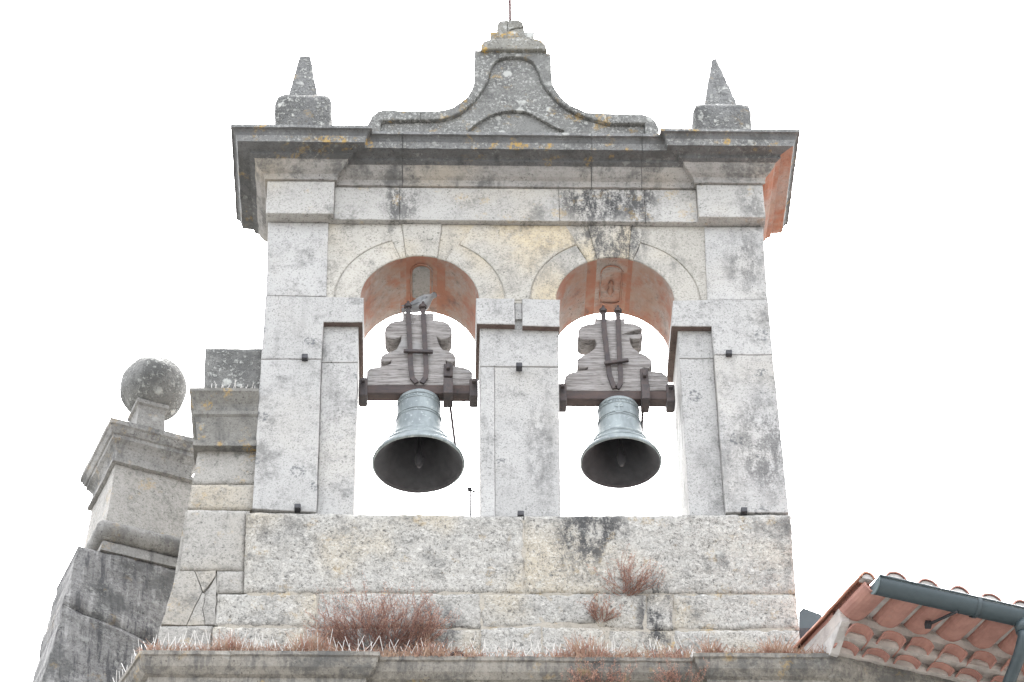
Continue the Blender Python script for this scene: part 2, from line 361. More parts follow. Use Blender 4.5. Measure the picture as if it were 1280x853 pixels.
def miters(path):
    res = []
    P = [Vector(p) for p in path]
    for i in range(len(P)):
        ns = []
        if i > 0: d = (P[i] - P[i - 1]).normalized(); ns.append(Vector((d.y, -d.x)))
        if i < len(P) - 1: d = (P[i + 1] - P[i]).normalized(); ns.append(Vector((d.y, -d.x)))
        res.append(ns[0] if len(ns) == 1 else (ns[0] + ns[1]) / (1 + ns[0].dot(ns[1])))
    return P, res
def sweep(name, stations, prof, mats, parent, z0=0.0, step=0.06, amp=0.004, mi_fn=None, smooth=False):
    """stations: [(base point, miter)], prof: closed outline of (offset, z)."""
    full = []
    for i in range(len(stations) - 1):
        (a, ma), (b, mb) = stations[i], stations[i + 1]
        k = max(1, int((b - a).length / step))
        for j in range(k): full.append((a.lerp(b, j / k), ma.lerp(mb, j / k), i))
    full.append((stations[-1][0], stations[-1][1], len(stations) - 2))
    n = len(prof); verts = []; faces = []; mi = []
    for b, m, si in full:
        for o, z in prof:
            p = b + m * o; v = Vector((p.x, p.y, z0 + z))
            w = nz(v, 14, amp) + nz(v + Vector((3, 3, 3)), 40, amp * 0.5)
            if o < -0.04: w *= 0
            verts.append(v + w)
    for s in range(len(full) - 1):
        for i in range(n):
            j = (i + 1) % n
            faces.append((s * n + i, s * n + j, (s + 1) * n + j, (s + 1) * n + i))
            mi.append(mi_fn(full[s][2], i) if mi_fn else 0)
    faces.append(list(range(n))); faces.append([(len(full) - 1) * n + i for i in range(n)]); mi += [0, 0]
    return mk(name, verts, faces, mats, parent, mi, smooth=smooth)
def lathe(name, prof, center, mats, parent, seg=40, smooth=True, amp=0.0, mi_fn=None, rotz=0.0, closed=False):
    verts = []; faces = []; mi = []; n = len(prof)
    for s in range(seg):
        a = rotz + 2 * math.pi * s / seg
        for r, z in prof:
            v = Vector(center) + Vector((r * math.cos(a), r * math.sin(a), z))
            if amp: v += nz(v, 8, amp)
            verts.append(v)
    for s in range(seg):
        t = (s + 1) % seg
        for i in range(n if closed else n - 1):
            j = (i + 1) % n
            faces.append((s * n + i, t * n + i, t * n + j, s * n + j)); mi.append(mi_fn(i) if mi_fn else 0)
    return mk(name, verts, faces, mats, parent, mi, smooth=smooth)
def tube_geo(path, rads, seg=8):
    verts = []; faces = []; P = [Vector(p) for p in path]
    if not isinstance(rads, (list, tuple)): rads = [rads] * len(P)
    for i, p in enumerate(P):
        d = (P[min(i + 1, len(P) - 1)] - P[max(i - 1, 0)]).normalized()
        ref = Vector((0, 0, 1)) if abs(d.z) < 0.9 else Vector((0, 1, 0))
        a = d.cross(ref).normalized(); b = d.cross(a)
        for s in range(seg):
            t = 2 * math.pi * s / seg; verts.append(p + (a * math.cos(t) + b * math.sin(t)) * rads[i])
    for i in range(len(P) - 1):
        for s in range(seg):
            t = (s + 1) % seg; faces.append((i * seg + s, i * seg + t, (i + 1) * seg + t, (i + 1) * seg + s))
    faces.append(list(range(seg))[::-1]); faces.append([(len(P) - 1) * seg + s for s in range(seg)])
    return verts, faces
def tube(name, path, rads, mat, parent, seg=8, smooth=True):
    v, f = tube_geo(path, rads, seg); return mk(name, v, f, mat, parent, smooth=smooth)
def box_geo(c, s, R=None):
    v = []
    for x in (-1, 1):
        for y in (-1, 1):
            for z in (-1, 1):
                p = Vector((x * s[0] / 2, y * s[1] / 2, z * s[2] / 2))
                if R is not None: p = R @ p
                v.append(Vector(c) + p)
    return v, [(0, 1, 3, 2), (4, 6, 7, 5), (0, 4, 5, 1), (2, 3, 7, 6), (0, 2, 6, 4), (1, 5, 7, 3)]
def bbox(name, c, s, mat, parent, bevel=0.006, R=None, amp=0.0):
    v, f = box_geo((0, 0, 0), s)
    me = bpy.data.meshes.new(name); me.from_pydata(v, [], f)
    bm = bmesh.new(); bm.from_mesh(me); bmesh.ops.recalc_face_normals(bm, faces=bm.faces)
    if bevel: bmesh.ops.bevel(bm, geom=list(bm.edges), offset=bevel, segments=2, affect='EDGES', profile=0.5)
    if amp:
        bmesh.ops.subdivide_edges(bm, edges=[e for e in bm.edges if e.calc_length() > 0.06], cuts=3, use_grid_fill=True)
        for vv in bm.verts: vv.co += nz(vv.co + Vector(c), 12, amp)
    if R is not None: bmesh.ops.transform(bm, matrix=R.to_4x4(), verts=bm.verts)
    bm.to_mesh(me); bm.free(); me.materials.append(mat)
    return place(name, me, c, parent)

# ------------------------------------------------------------------ key dimensions (metres, belfry base at z = 0)
T = 0.733                 # wall thickness
XA, RA, ZS = 0.852, 0.516, 2.359      # arch axes, radius, springing height
TH = rad(19.3)              # the older church body is turned by this much
Y_LEDGE = -0.50
X_LC, Z_LEDGE = at(175, 813, Y_LEDGE)

# ------------------------------------------------------------------ ground
g = mk('ground', [(-600, -600, GROUND_Z), (600, -600, GROUND_Z), (600, 600, GROUND_Z), (-600, 600, GROUND_Z)], [(0, 1, 2, 3)], M['paving'])
prop(g, kind='structure')

# ================================================================== THE BELL GABLE
BG = thing('bell_gable', (0, T / 2, Z_LEDGE), 'pale granite bell gable with two arched openings and curved crest', 'belfry')
R_OUT = 0.735
# --- outer piers
def soff(x, z): return False
MP = [M['pier'], stone('algae_shade_granite', (0.13, 0.10, 0.088), grain=0.2)]  # brown algae tone darkened to paint shade on the undersides
RED_IN = lambda xs: (lambda x, z: False)
# left pier
prism('pier_stone', px_poly([(335, 279), (410.5, 280), (408, 371.5), (332.5, 370.5)]), -0.012, T, M['pier'], BG)
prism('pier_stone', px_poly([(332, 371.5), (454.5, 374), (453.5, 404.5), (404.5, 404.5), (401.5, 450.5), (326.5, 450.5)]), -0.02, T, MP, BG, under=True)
prism('pier_stone', px_poly([(326.5, 451.2), (401.5, 451.2), (395.5, 642), (315.5, 638)]), -0.02, T, M['pier'], BG, jit=0.004)
prism('pier_stone', px_poly([(405, 398), (448.5, 398), (447.2, 453), (402, 453)], 0.045), 0.045, T - 0.01, M['pier'], BG)
prism('pier_stone', px_poly([(402, 453.8), (447.2, 453.8), (441.8, 645), (396, 645)], 0.045), 0.045, T - 0.01, M['pier'], BG, jit=0.004)
# right pier
prism('pier_stone', px_poly([(880.5, 285), (953.5, 285), (959.5, 375.5), (884, 376.5)]), -0.012, T, M['pier'], BG)
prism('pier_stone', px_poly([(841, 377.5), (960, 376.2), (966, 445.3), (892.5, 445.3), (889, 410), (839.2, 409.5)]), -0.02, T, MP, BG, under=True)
prism('pier_stone', px_poly([(892.5, 446), (966, 446), (986, 643), (907, 642.5)]), -0.02, T, M['pier'], BG, jit=0.004)
prism('pier_stone', px_poly([(846.2, 402), (889.5, 402), (891.6, 448), (849.5, 448)], 0.045), 0.045, T - 0.01, M['pier'], BG)
prism('pier_stone', px_poly([(849.5, 448.8), (891.6, 448.8), (906.5, 645), (862, 645)], 0.045), 0.045, T - 0.01, M['pier'], BG, jit=0.004)
# middle pier
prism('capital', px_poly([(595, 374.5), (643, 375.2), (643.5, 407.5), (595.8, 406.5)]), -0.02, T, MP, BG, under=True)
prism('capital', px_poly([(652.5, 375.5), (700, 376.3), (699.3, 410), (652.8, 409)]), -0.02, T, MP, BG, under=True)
prism('pier_stone', px_poly([(643.6, 375.5), (652.2, 375.5), (652.4, 399), (643.9, 399)], 0.02), 0.02, T - 0.02, M['pier'], BG, bevel=0.004)
prism('pier_stone', px_poly([(599.8, 399.5), (698, 399.5), (698.5, 458), (600.3, 458)], 0.045), 0.045, T - 0.01, M['pier'], BG)
prism('pier_stone', px_poly([(600.3, 458.8), (618, 458.8), (618.8, 646), (600.9, 646)], 0.045), 0.045, T - 0.01, M['pier'], BG)
prism('pier_stone', px_poly([(618.2, 458.8), (698.5, 458.8), (701.2, 646), (619, 646)], 0.045), 0.048, T - 0.01, M['pier'], BG)

# --- arches: voussoirs and keystones
H1 = 3.262
def arc(cx, r, a0, a1, n):
    return [(cx + r * math.cos(a0 + (a1 - a0) * i / n), ZS + r * math.sin(a0 + (a1 - a0) * i / n)) for i in range(n + 1)]
def ang(px, py, cx):
    x, z = at(px, py, 0); return math.atan2(z - ZS, x - cx)
for s, joints in ((-1, [(485, 290, 500, 322), (503.5, 290, 508, 322), (551, 290, 546.5, 323), (582, 296, 558, 324)]),
                  (1, [(713, 293, 734, 326), (738.8, 297, 747, 325), (788, 296, 785.6, 323), (804, 293, 791, 326)])):
    cx = s * XA
    an = [ang(j[2], j[3], cx) for j in joints]                # a0 > a1 > a2 > a3
    red = lambda x, z, cx=cx: math.hypot(x - cx, z - ZS) < RA + 0.02
    MS = [M['spandrel'], M['soffit']]
    zb = ZS - 0.004
    L = arc(cx, RA, math.pi, an[0], 14) + arc(cx, R_OUT, an[0], math.pi, 12)
    prism('voussoir', L, 0.0, T, MS, BG, red_fn=red, bevel=0.011)
    Rr = arc(cx, RA, an[3], 0, 14) + arc(cx, R_OUT, 0, an[3], 12)
    prism('voussoir', Rr, 0.0, T, MS, BG, red_fn=red, bevel=0.011)
    def wedge(i, j, name, y0, top):
        a0, a1 = an[i], an[j]
        ti = [at(joints[i][0], joints[i][1], 0), at(joints[j][0], joints[j][1], 0)]
        def ext(a, t):
            p = Vector((cx + RA * math.cos(a), ZS + RA * math.sin(a))); d = (Vector(t) - p); k = (top - p.y) / d.y
            return tuple(p + d * k)
        prism(name, arc(cx, RA, a0, a1, 4) + [ext(a1, ti[1]), ext(a0, ti[0])], y0, T, MS, BG, red_fn=red, bevel=0.011, jit=0.002)
    wedge(0, 1, 'voussoir', 0.004, H1); wedge(1, 2, 'keystone', -0.004, H1); wedge(2, 3, 'voussoir', 0.004, H1)
    # carved panel on the underside of the keystone
    kx = cx + RA * 0.5 * (math.cos(an[1]) + math.cos(an[2])); kw = RA * (math.cos(an[2]) - math.cos(an[1]))
    zc = ZS + RA - 0.012
    def loop(w, y0, y1, z, n=10):
        pts = []
        r = w / 2
        for i in range(n + 1):
            a = math.pi * i / n; pts.append((kx + r * math.cos(a), y0 + r - r * math.sin(a), z))
        for i in range(n + 1):
            a = math.pi + math.pi * i / n * 1.0; pts.append((kx + r * math.cos(a), y1 - r * 0.4 - r * 0.4 * math.sin(a), z))
        return pts
    lp = loop(kw * 0.68, 0.10, 0.60, zc); tube('carved_panel', lp + lp[:1], 0.007, M['soffit'], BG, seg=6)
    if s == 1:
        rz = [(kx, 0.30 + 0.045 * i, zc) for i in range(5)]
        tube('carved_panel', rz, [0.012, 0.026, 0.016, 0.030, 0.010], M['soffit'], BG, seg=8)
    else:
        v = []; pp = loop(kw * 0.6, 0.13, 0.56, zc + 0.004)
        mk('carved_panel', pp, [list(range(len(pp)))], M['cornice_bed'], BG)
# --- spandrel stones behind the rings
XL0 = at(406, 330)[0]; XR0 = at(886, 330)[0]
def sp_poly(cx, side, xe, atop):
    # region between ring and vertical xe up to H1
    a0 = math.pi if side < 0 else 0
    lim = math.asin(min(0.999, (H1 - ZS) / (R_OUT + 0.012))) if (H1 - ZS) < R_OUT else atop
    aa = math.pi - atop if side < 0 else atop
    return arc(cx, R_OUT + 0.004, a0, aa, 12)
dz = 0.012
# left spandrel
def top_pt(px, py): return at(px, py, 0)
aL = math.atan2(at(485, 290)[1] - ZS, at(485, 290)[0] + XA)
aR = math.atan2(at(582, 296)[1] - ZS, at(582, 296)[0] + XA)
bL = math.atan2(at(713, 293)[1] - ZS, at(713, 293)[0] - XA)
bR = math.atan2(at(804, 293)[1] - ZS, at(804, 293)[0] - XA)
GR = 0.012
def ringp(cx, a): return (cx + (R_OUT + GR) * math.cos(a), ZS + (R_OUT + GR) * math.sin(a))
def arcg(cx, a0, a1, n=12): return [ringp(cx, a0 + (a1 - a0) * i / n) for i in range(n + 1)]
xg = -XA - R_OUT - GR
prism('spandrel_stone', arcg(-XA, math.pi - 0.001, aL) + [(ringp(-XA, aL)[0] - 0.03, H1), (max(XL0, -5), H1), (XL0, ZS)], 0.006, T, M['spandrel'], BG, bevel=0.009)
mid0 = arcg(-XA, aR, 0.02); mid1 = arcg(XA, math.pi - 0.02, bL)
zcross = 0
# the two rings nearly meet above the middle pier: stop where they cross
mid0 = [p for p in mid0 if p[0] < -0.02]; mid1 = [p for p in mid1 if p[0] > 0.02]
xm = at(652, 330)[0]
prism('spandrel_stone', mid0 + [(0.0, mid0[-1][1] - 0.01)] + mid1 + [(ringp(XA, bL)[0] - 0.06, H1), (ringp(-XA, aR)[0] + 0.05, H1)], 0.006, T, M['spandrel'], BG, bevel=0.009)
prism('spandrel_stone', arcg(XA, bR, 0.001) + [(XR0, ZS), (XR0, H1), (ringp(XA, bR)[0] + 0.04, H1)], 0.006, T, M['spandrel'], BG, bevel=0.009)
# recessed mortar that fills the ring grooves
for s in (-1, 1):
    prism('mortar_joint', arc(s * XA, R_OUT - 0.02, math.pi, 0, 24) + arc(s * XA, R_OUT + 0.03, 0, math.pi, 24), 0.016, T - 0.02, M['spandrel'], BG, bevel=0)
prism('mortar_joint', [(-0.12, ZS - 0.02), (0.12, ZS - 0.02), (0.12, ZS + 0.42), (-0.12, ZS + 0.42)], 0.016, T - 0.02, M['spandrel'], BG, bevel=0)
prism('mortar_joint', [(-2.1, H1 - 0.10), (2.1, H1 - 0.10), (2.1, H1 + 0.05), (-2.1, H1 + 0.05)], 0.016, T - 0.02, M['spandrel'], BG, bevel=0)
# --- frieze
ZF0 = H1; ZF1 = at(375, 226.6, -0.12)[1]
YR, YM = -0.12, -0.05            # ressaut plane, middle plane
xf = [at(333, 250, YR)[0], at(417.5, 250, YR)[0], at(499.5, 256, YM)[0], at(699, 256, YM)[0], at(806, 256, YM)[0], at(872.5, 256, YR)[0], at(955.5, 256, YR)[0]]
def rect(x0, x1, z0, z1): return [(x0, z1), (x1, z1), (x1, z0), (x0, z0)]
g_ = 0.001
prism('frieze_stone', rect(xf[0], xf[1], ZF0, ZF1), YR, T, M['frieze'], BG)
for a, b in zip(xf[1:5], xf[2:6]):
    prism('frieze_stone', rect(a + g_, b - g_, ZF0, ZF1), YM, T, M['frieze'], BG)
prism('frieze_stone', rect(xf[5], xf[6], ZF0, ZF1), YR, T, M['frieze'], BG)
# --- cornice, mitred round the two projecting ends
prof = [(0.33, 0.378), (0.33, 0.345), (0.308, 0.339), (0.294, 0.320), (0.284, 0.290), (0.276, 0.262), (0.268, 0.228), (0.240, 0.230), (0.172, 0.222), (0.160, 0.214), (0.160, 0.182),
        (0.118, 0.165), (0.113, 0.158), (0.100, 0.125), (0.065, 0.085), (0.032, 0.060), (0.022, 0.034), (0.022, 0.002), (-0.10, 0.002), (-0.10, 0.378)]
ZC0 = ZF1; ZTOP = ZC0 + 0.378
path = [(xf[0], T + 0.02), (xf[0], YR), (xf[1], YR), (xf[1], YM), (xf[5], YM), (xf[5], YR), (xf[6], YR), (xf[6], T + 0.02)]
P, MT = miters(path); ST = list(zip(P, MT))
def cut(i, x):
    a, b = P[i], P[i + 1]; t = (x - a.x) / (b.x - a.x); return (a.lerp(b, t), Vector((0, -1)))
CMI = {0: 0, 1: 3, 2: 3, 3: 3, 4: 0, 5: 0, 6: 3, 7: 3, 8: 3, 9: 3, 10: 3}  # dark slot paints overhang shade on cavetto and soffit faces
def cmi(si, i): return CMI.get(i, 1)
def cmr(si, i):
    return 2 if (si == 3 and 6 <= i <= 17) else CMI.get(i, 1)
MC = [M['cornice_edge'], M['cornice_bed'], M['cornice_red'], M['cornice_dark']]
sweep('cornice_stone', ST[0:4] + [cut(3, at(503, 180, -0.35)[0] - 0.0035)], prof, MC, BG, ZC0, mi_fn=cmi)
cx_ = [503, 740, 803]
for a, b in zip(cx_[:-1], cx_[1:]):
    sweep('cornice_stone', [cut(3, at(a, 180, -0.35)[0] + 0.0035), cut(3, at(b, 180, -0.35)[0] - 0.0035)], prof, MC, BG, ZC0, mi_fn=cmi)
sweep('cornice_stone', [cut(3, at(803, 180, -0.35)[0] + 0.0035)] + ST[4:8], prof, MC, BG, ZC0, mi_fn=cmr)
for a in cx_:      # joints filled with dark mortar, set back from the faces
    x = at(a, 180, -0.35)[0]
    sweep('mortar_joint', [cut(3, x - 0.012), cut(3, x + 0.012)], [(o - 0.012 if o > 0 else o, z - (0.012 if z > 0.37 else 0) + (0.006 if z < 0.01 else 0)) for o, z in prof], M['cornice_dark'], BG, ZC0, amp=0)
prism('cornice_core', rect(xf[0] + 0.05, xf[6] - 0.05, ZC0 + 0.01, ZTOP - 0.003), -0.02, T, M['cornice_bed'], BG, bevel=0)

# --- crest
YC = 0.0
def cz(u, v, y=YC): return at(450 + u / 3.282, 10 + v / 3.282, y)
outer_l = [(30, 640), (32, 475), (48, 443), (72, 424), (100, 417), (247, 422)]
outer_m = [(247, 422), (320, 420), (352, 414), (382, 404), (412, 386), (440, 362), (457, 335), (467, 306), (470, 296), (470, 172), (783, 185), (785, 262), (790, 308), (806, 340), (830, 370), (855, 390), (882, 406), (930, 427), (1012, 432)]
outer_r = [(1012, 432), (1160, 435), (1192, 445), (1215, 466), (1226, 492), (1228, 640)]
inner_l = [(247, 458), (95, 460), (85, 470), (84, 640)]
inner_m = [(1012, 470), (970, 459), (930, 445), (890, 430), (850, 410), (818, 386), (790, 358), (762, 324), (742, 290), (734, 262), (720, 233), (708, 218), (690, 207), (660, 200), (625, 198), (595, 201), (570, 207), (553, 218), (541, 233), (533, 262), (526, 290), (508, 324), (486, 358), (460, 386), (430, 414), (400, 433), (365, 447), (330, 455), (247, 458)]
inner_r = [(1170, 640), (1170, 472), (1012, 470)]
CZ = lambda L, y=YC: [cz(u, v, y) for u, v in L]
kwc = dict(step=0.03, jit=0.006, bevel=0.012)
prism('crest_moulding', CZ(outer_l) + CZ(inner_l), YC, 0.30, M['crest'], BG, **kwc)
prism('crest_moulding', CZ(outer_m) + CZ(inner_m), YC, 0.30, M['crest'], BG, **kwc)
prism('crest_moulding', CZ(outer_r) + CZ(inner_r), YC, 0.30, M['crest'], BG, **kwc)
mound = [(838, 560), (838, 488), (805, 476), (772, 458), (740, 440), (710, 424), (685, 413), (660, 408), (630, 406), (600, 408), (568, 414), (540, 422), (512, 437), (490, 451), (465, 470), (445, 487), (445, 560)]
band = [(84, 640), (84, 470), (95, 460)] + inner_m[::-1] + [(1170, 472), (1170, 640), (838, 640)] + mound + [(445, 640)]
prism('crest_panel', CZ(band, YC), YC + 0.045, 0.29, M['crest'], BG, bevel=0.008, jit=0.004, step=0.04)
prism('crest_panel', CZ([(430, 640), (430, 470), (540, 400), (630, 385), (740, 400), (850, 470), (850, 640)]), YC + 0.085, 0.28, M['crest'], BG, bevel=0)
def cap(pts, y0, y1): prism('cap_stone', CZ(pts), y0, y1, M['crest_cap'], BG, step=0.03, jit=0.008, bevel=0.014)
cap([(494, 183), (496, 165), (506, 150), (530, 140), (620, 138), (714, 139), (745, 147), (762, 163), (766, 184)], -0.045, 0.30)
cap([(531, 141), (534, 97), (640, 95), (716, 98), (715, 141)], 0.0, 0.28)
cap([(560, 98), (563, 58), (574, 43), (607, 41), (605, 97)], 0.02, 0.26)
cap([(606, 97), (607.3, 41), (648, 42), (668, 54), (671, 68), (618, 80)], 0.02, 0.26)
cap([(606, 98), (618, 83), (672, 71), (676, 97)], 0.025, 0.26)

# --- iron cramps in the joints
for (px, py) in ((381, 448), (649, 456), (911, 443), (372, 635.5), (651, 641.5), (930, 640)):
    x, z = at(px, py, -0.03); bbox('iron_peg', (x, -0.03 + (0.03 if 640 < px < 660 else 0), z), (0.052, 0.07, 0.048), M['black_iron'], BG, 0.006)

# --- rough courses under the openings
YB = -0.045
kb = dict(amp=0.012, cell=0.028, rnd=0.014, freq=13)
zb0 = at(650, 741, YB)[1]
def course(rows):
    for pts in rows: pblock('base_stone', pts, YB + random.uniform(-0.006, 0.008), T + 0.02, M['rough'], BG, **kb)
course([
    [(307.5, 640), (654, 644.5), (655, 741), (304.5, 741)],
    [(655, 644.5), (989, 642.5), (995, 741.5), (656, 741)],
    [(272, 742), (398, 741.5), (396, 784), (269, 782)],
    [(398, 741.5), (601, 741.5), (601, 785), (396, 784)],
    [(601, 741.5), (746, 741.5), (744, 778), (601, 785)],
    [(747, 741.5), (808, 741.5), (806, 787), (745, 784)],
    [(809, 742), (841, 742), (841, 787), (807, 787)],
    [(842, 742), (995, 742), (999, 786), (842, 787)],
    [(266, 782.5), (380, 784), (380, 850), (262, 850)],
    [(381, 784), (470, 785), (470, 850), (381, 850)],
    [(471, 785), (600, 786), (600, 850), (471, 850)],
    [(601, 785.5), (676, 782), (678, 850), (601, 850)],
    [(677, 782), (757, 785), (757, 850), (679, 850)],
    [(758, 785), (842, 788), (842, 850), (758, 850)],
    [(843, 788), (999, 787), (1004, 850), (843, 850)],
])
prism('mortar_joint', px_poly([(312, 650), (986, 650), (996, 845), (266, 845), (276, 745), (308, 744)], YB), YB + 0.010, T - 0.02, M['joint'], BG, bevel=0, jit=0.008, step=0.05)
# sloping smooth stones at the left flank of the base
YS = -0.02
ks = dict(amp=0.006, cell=0.035, rnd=0.007, freq=9)
for pts in ([(234, 637), (308, 638), (305.5, 713), (225, 713)],
            [(224, 714), (250, 713.5), (246, 735), (240, 781), (203, 781)],
            [(271, 714), (305.5, 713.5), (304.5, 741), (270.5, 741)]):
    if len(pts) == 4: pblock('flank_stone', pts, YS, T, M['smooth'], BG, **ks)
CR = dict(jit=0.012, step=0.025, bevel=0.004)
prism('flank_stone', px_poly([(222, 714), (243.2, 713.8), (253, 739), (233, 781), (202, 781)], YS), YS, T, M['smooth'], BG, **CR)
prism('flank_stone', px_poly([(244, 713.8), (270.4, 713.8), (270, 719.5), (253.8, 738)], YS), YS + 0.003, T, M['smooth'], BG, **CR)
prism('flank_stone', px_poly([(270.6, 720.3), (270, 781), (256.4, 781), (253.6, 760), (257, 740)], YS), YS + 0.002, T, M['smooth'], BG, **CR)
prism('flank_stone', px_poly([(253.2, 739.8), (256.5, 741), (253, 760), (255.8, 781), (233.7, 781)], YS), YS + 0.005, T, M['smooth'], BG, **CR)
pblock('flank_stone', [(200, 782), (266, 782), (262, 850), (186, 850)], YS, T, M['smooth'], BG, **ks)
prism('mortar_joint', px_poly([(232, 640), (312, 640), (310, 790), (207, 790)], 0.03), 0.02, T - 0.02, M['smooth'], BG, bevel=0)

# ================================================================== left pilaster stub
x0, z0 = at(290, 637, 0.06)
SP = thing('pilaster_stub', (x0, 0.3, z0), 'short granite pilaster with moulded capital left of the bell gable', 'pilaster')
YP = 0.06
pblock('capping_stone', [(256, 433.5), (331, 434.5), (331, 489), (254.5, 489)], YP, 0.55, M['ball'], SP, amp=0.006, cell=0.035, rnd=0.02, freq=9)
pb = [(0.095, 0.46), (0.095, 0.435), (0.085, 0.42), (0.055, 0.36), (0.05, 0.34), (0.05, 0.30), (0.066, 0.29), (0.066, 0.26), (0.055, 0.245), (0.05, 0.22), (0.035, 0.12), (0.03, 0.06), (0.055, 0.045), (0.055, 0.0), (-0.03, 0.0), (-0.03, 0.46)]
xa, za1 = at(256, 490, YP - 0.09); _, za0 = at(256, 560, YP - 0.05)
kzs = (za1 - za0) / 0.46
pathp = [(at(257, 525, YP)[0], 0.55), (at(257, 525, YP)[0], YP), (at(321.5, 525, -0.06)[0], YP)]
Pp, Mp = miters(pathp); sweep('moulded_capital', list(zip(Pp, Mp)), [(o * 1.5 if o > 0 else o, z * kzs) for o, z in pb], M['stub'], SP, za0, amp=0.004)
pblock('pilaster_stone', [(248.5, 556), (325, 556), (322, 605), (240, 605)], YP, 0.55, M['smooth'], SP, **ks)
pblock('pilaster_stone', [(239.5, 605.6), (322, 605.6), (318, 637), (234, 637)], YP - 0.02, 0.55, M['smooth'], SP, **ks)

# ================================================================== pinnacles
def square_stack(name, prof, c, mat, parent, rot=0.0, amp=0.006, skew=(0, 0), sub=6):
    """four-sided tapered stone: prof of (half width, z)"""
    verts = []; faces = []; n = 4 * sub
    zb_, zt_ = prof[0][1], prof[-1][1]
    dense = []
    for (h0, a), (h1, b) in zip(prof[:-1], prof[1:]):
        k = max(1, int(abs(b - a) / 0.035))
        for j in range(k): dense.append((h0 + (h1 - h0) * j / k, a + (b - a) * j / k))
    dense.append(prof[-1])
    for h, z in dense:
        f = (z - zb_) / (zt_ - zb_)
        for s in range(4):
            for j in range(sub):
                t = -1 + 2 * j / sub
                x, y = [(t, -1), (1, t), (-t, 1), (-1, -t)][s]
                rr = 0.93 if j == 0 else 1.0
                x *= h * rr; y *= h * rr
                X = x * math.cos(rot) - y * math.sin(rot); Y = x * math.sin(rot) + y * math.cos(rot)
                v = Vector((c[0] + X + skew[0] * f, c[1] + Y + skew[1] * f, c[2] + z)); verts.append(v + nz(v, 16, amp) + nz(v, 45, amp * 0.5))
    for r in range(len(dense) - 1):
        for i in range(n):
            j = (i + 1) % n; faces.append((r * n + i, r * n + j, (r + 1) * n + j, (r + 1) * n + i))
    faces.append(list(range(n))); faces.append([(len(dense) - 1) * n + i for i in range(n)])
    return mk(name, verts, faces, mat, parent, smooth=True)
def pinnacle(lpx, rpx, ytop, ytip, spx, tpx, label):
    yc = 0.14; hw = (at(rpx, 140, -0.09)[0] - at(lpx, 140, -0.09)[0]) / 2
    xc = (at(rpx, 140, -0.09)[0] + at(lpx, 140, -0.09)[0]) / 2
    yf = yc - hw
    ztop = at((lpx + rpx) / 2, ytop, yf)[1]
    o = thing('pinnacle', (xc, yc, ZTOP), label, 'pinnacle', 'obelisk pinnacles on the cornice ends')
    h = ztop - ZTOP
    square_stack('base_block', [(hw * 0.80, 0), (hw * 0.86, h * 0.25), (hw * 0.95, h * 0.55), (hw * 0.995, h * 0.75), (hw, h * 0.93), (hw * 0.95, h)], (xc, yc, ZTOP), M['pinnacle'], o, amp=0.007)
    sw = (at(spx[1], ytop, yc)[0] - at(spx[0], ytop, yc)[0]) / 2; sx = at((spx[0] + spx[1]) / 2, ytop, yc)[0]
    tw = (at(tpx[1], ytip, yc)[0] - at(tpx[0], ytip, yc)[0]) / 2; tx = at((tpx[0] + tpx[1]) / 2, ytip, yc)[0]
    zt = at(tx, ytip, yc)[1]; zt = at((tpx[0] + tpx[1]) / 2, ytip, yc - tw)[1]
    sw *= 1.14; hf = min(0.6, (hw - sw) * 0.80 / (zt - ztop)); sw = (sw - tw * hf) / (1 - hf)
    square_stack('obelisk', [(sw * 1.03, 0), (sw, 0.04), (tw, zt - ztop + 0.004), (tw * 0.5, zt - ztop + 0.015)], (sx, yc, ztop - 0.005), M['pinnacle'], o, amp=0.006, skew=(tx - sx, 0), sub=5)
pinnacle(342.5, 414.5, 117.5, 70, (363.5, 396.5), (374.5, 388.5), 'lichened obelisk pinnacle with blunt broken tip on left cornice end')
pinnacle(866, 939.5, 129, 73.5, (880.5, 917.5), (889.5, 895.5), 'lichened obelisk pinnacle with sharp tip on right cornice end')

# lightning rod
xr_, zr_ = at(637.5, 24, 0.14)
LR = thing('lightning_rod', (xr_, 0.14, zr_ - 0.03), 'thin reddish metal rod standing on the crest top', 'rod')
tube('rod', [(xr_, 0.14, zr_ - 0.05), (xr_ + 0.004, 0.14, zr_ + 0.5), (xr_ + 0.012, 0.14, zr_ + 1.1)], [0.014, 0.014, 0.013], paint_mat('copper_rod', (0.07, 0.03, 0.032), (0.10, 0.05, 0.05), 20, 0.8, 0.0), LR)

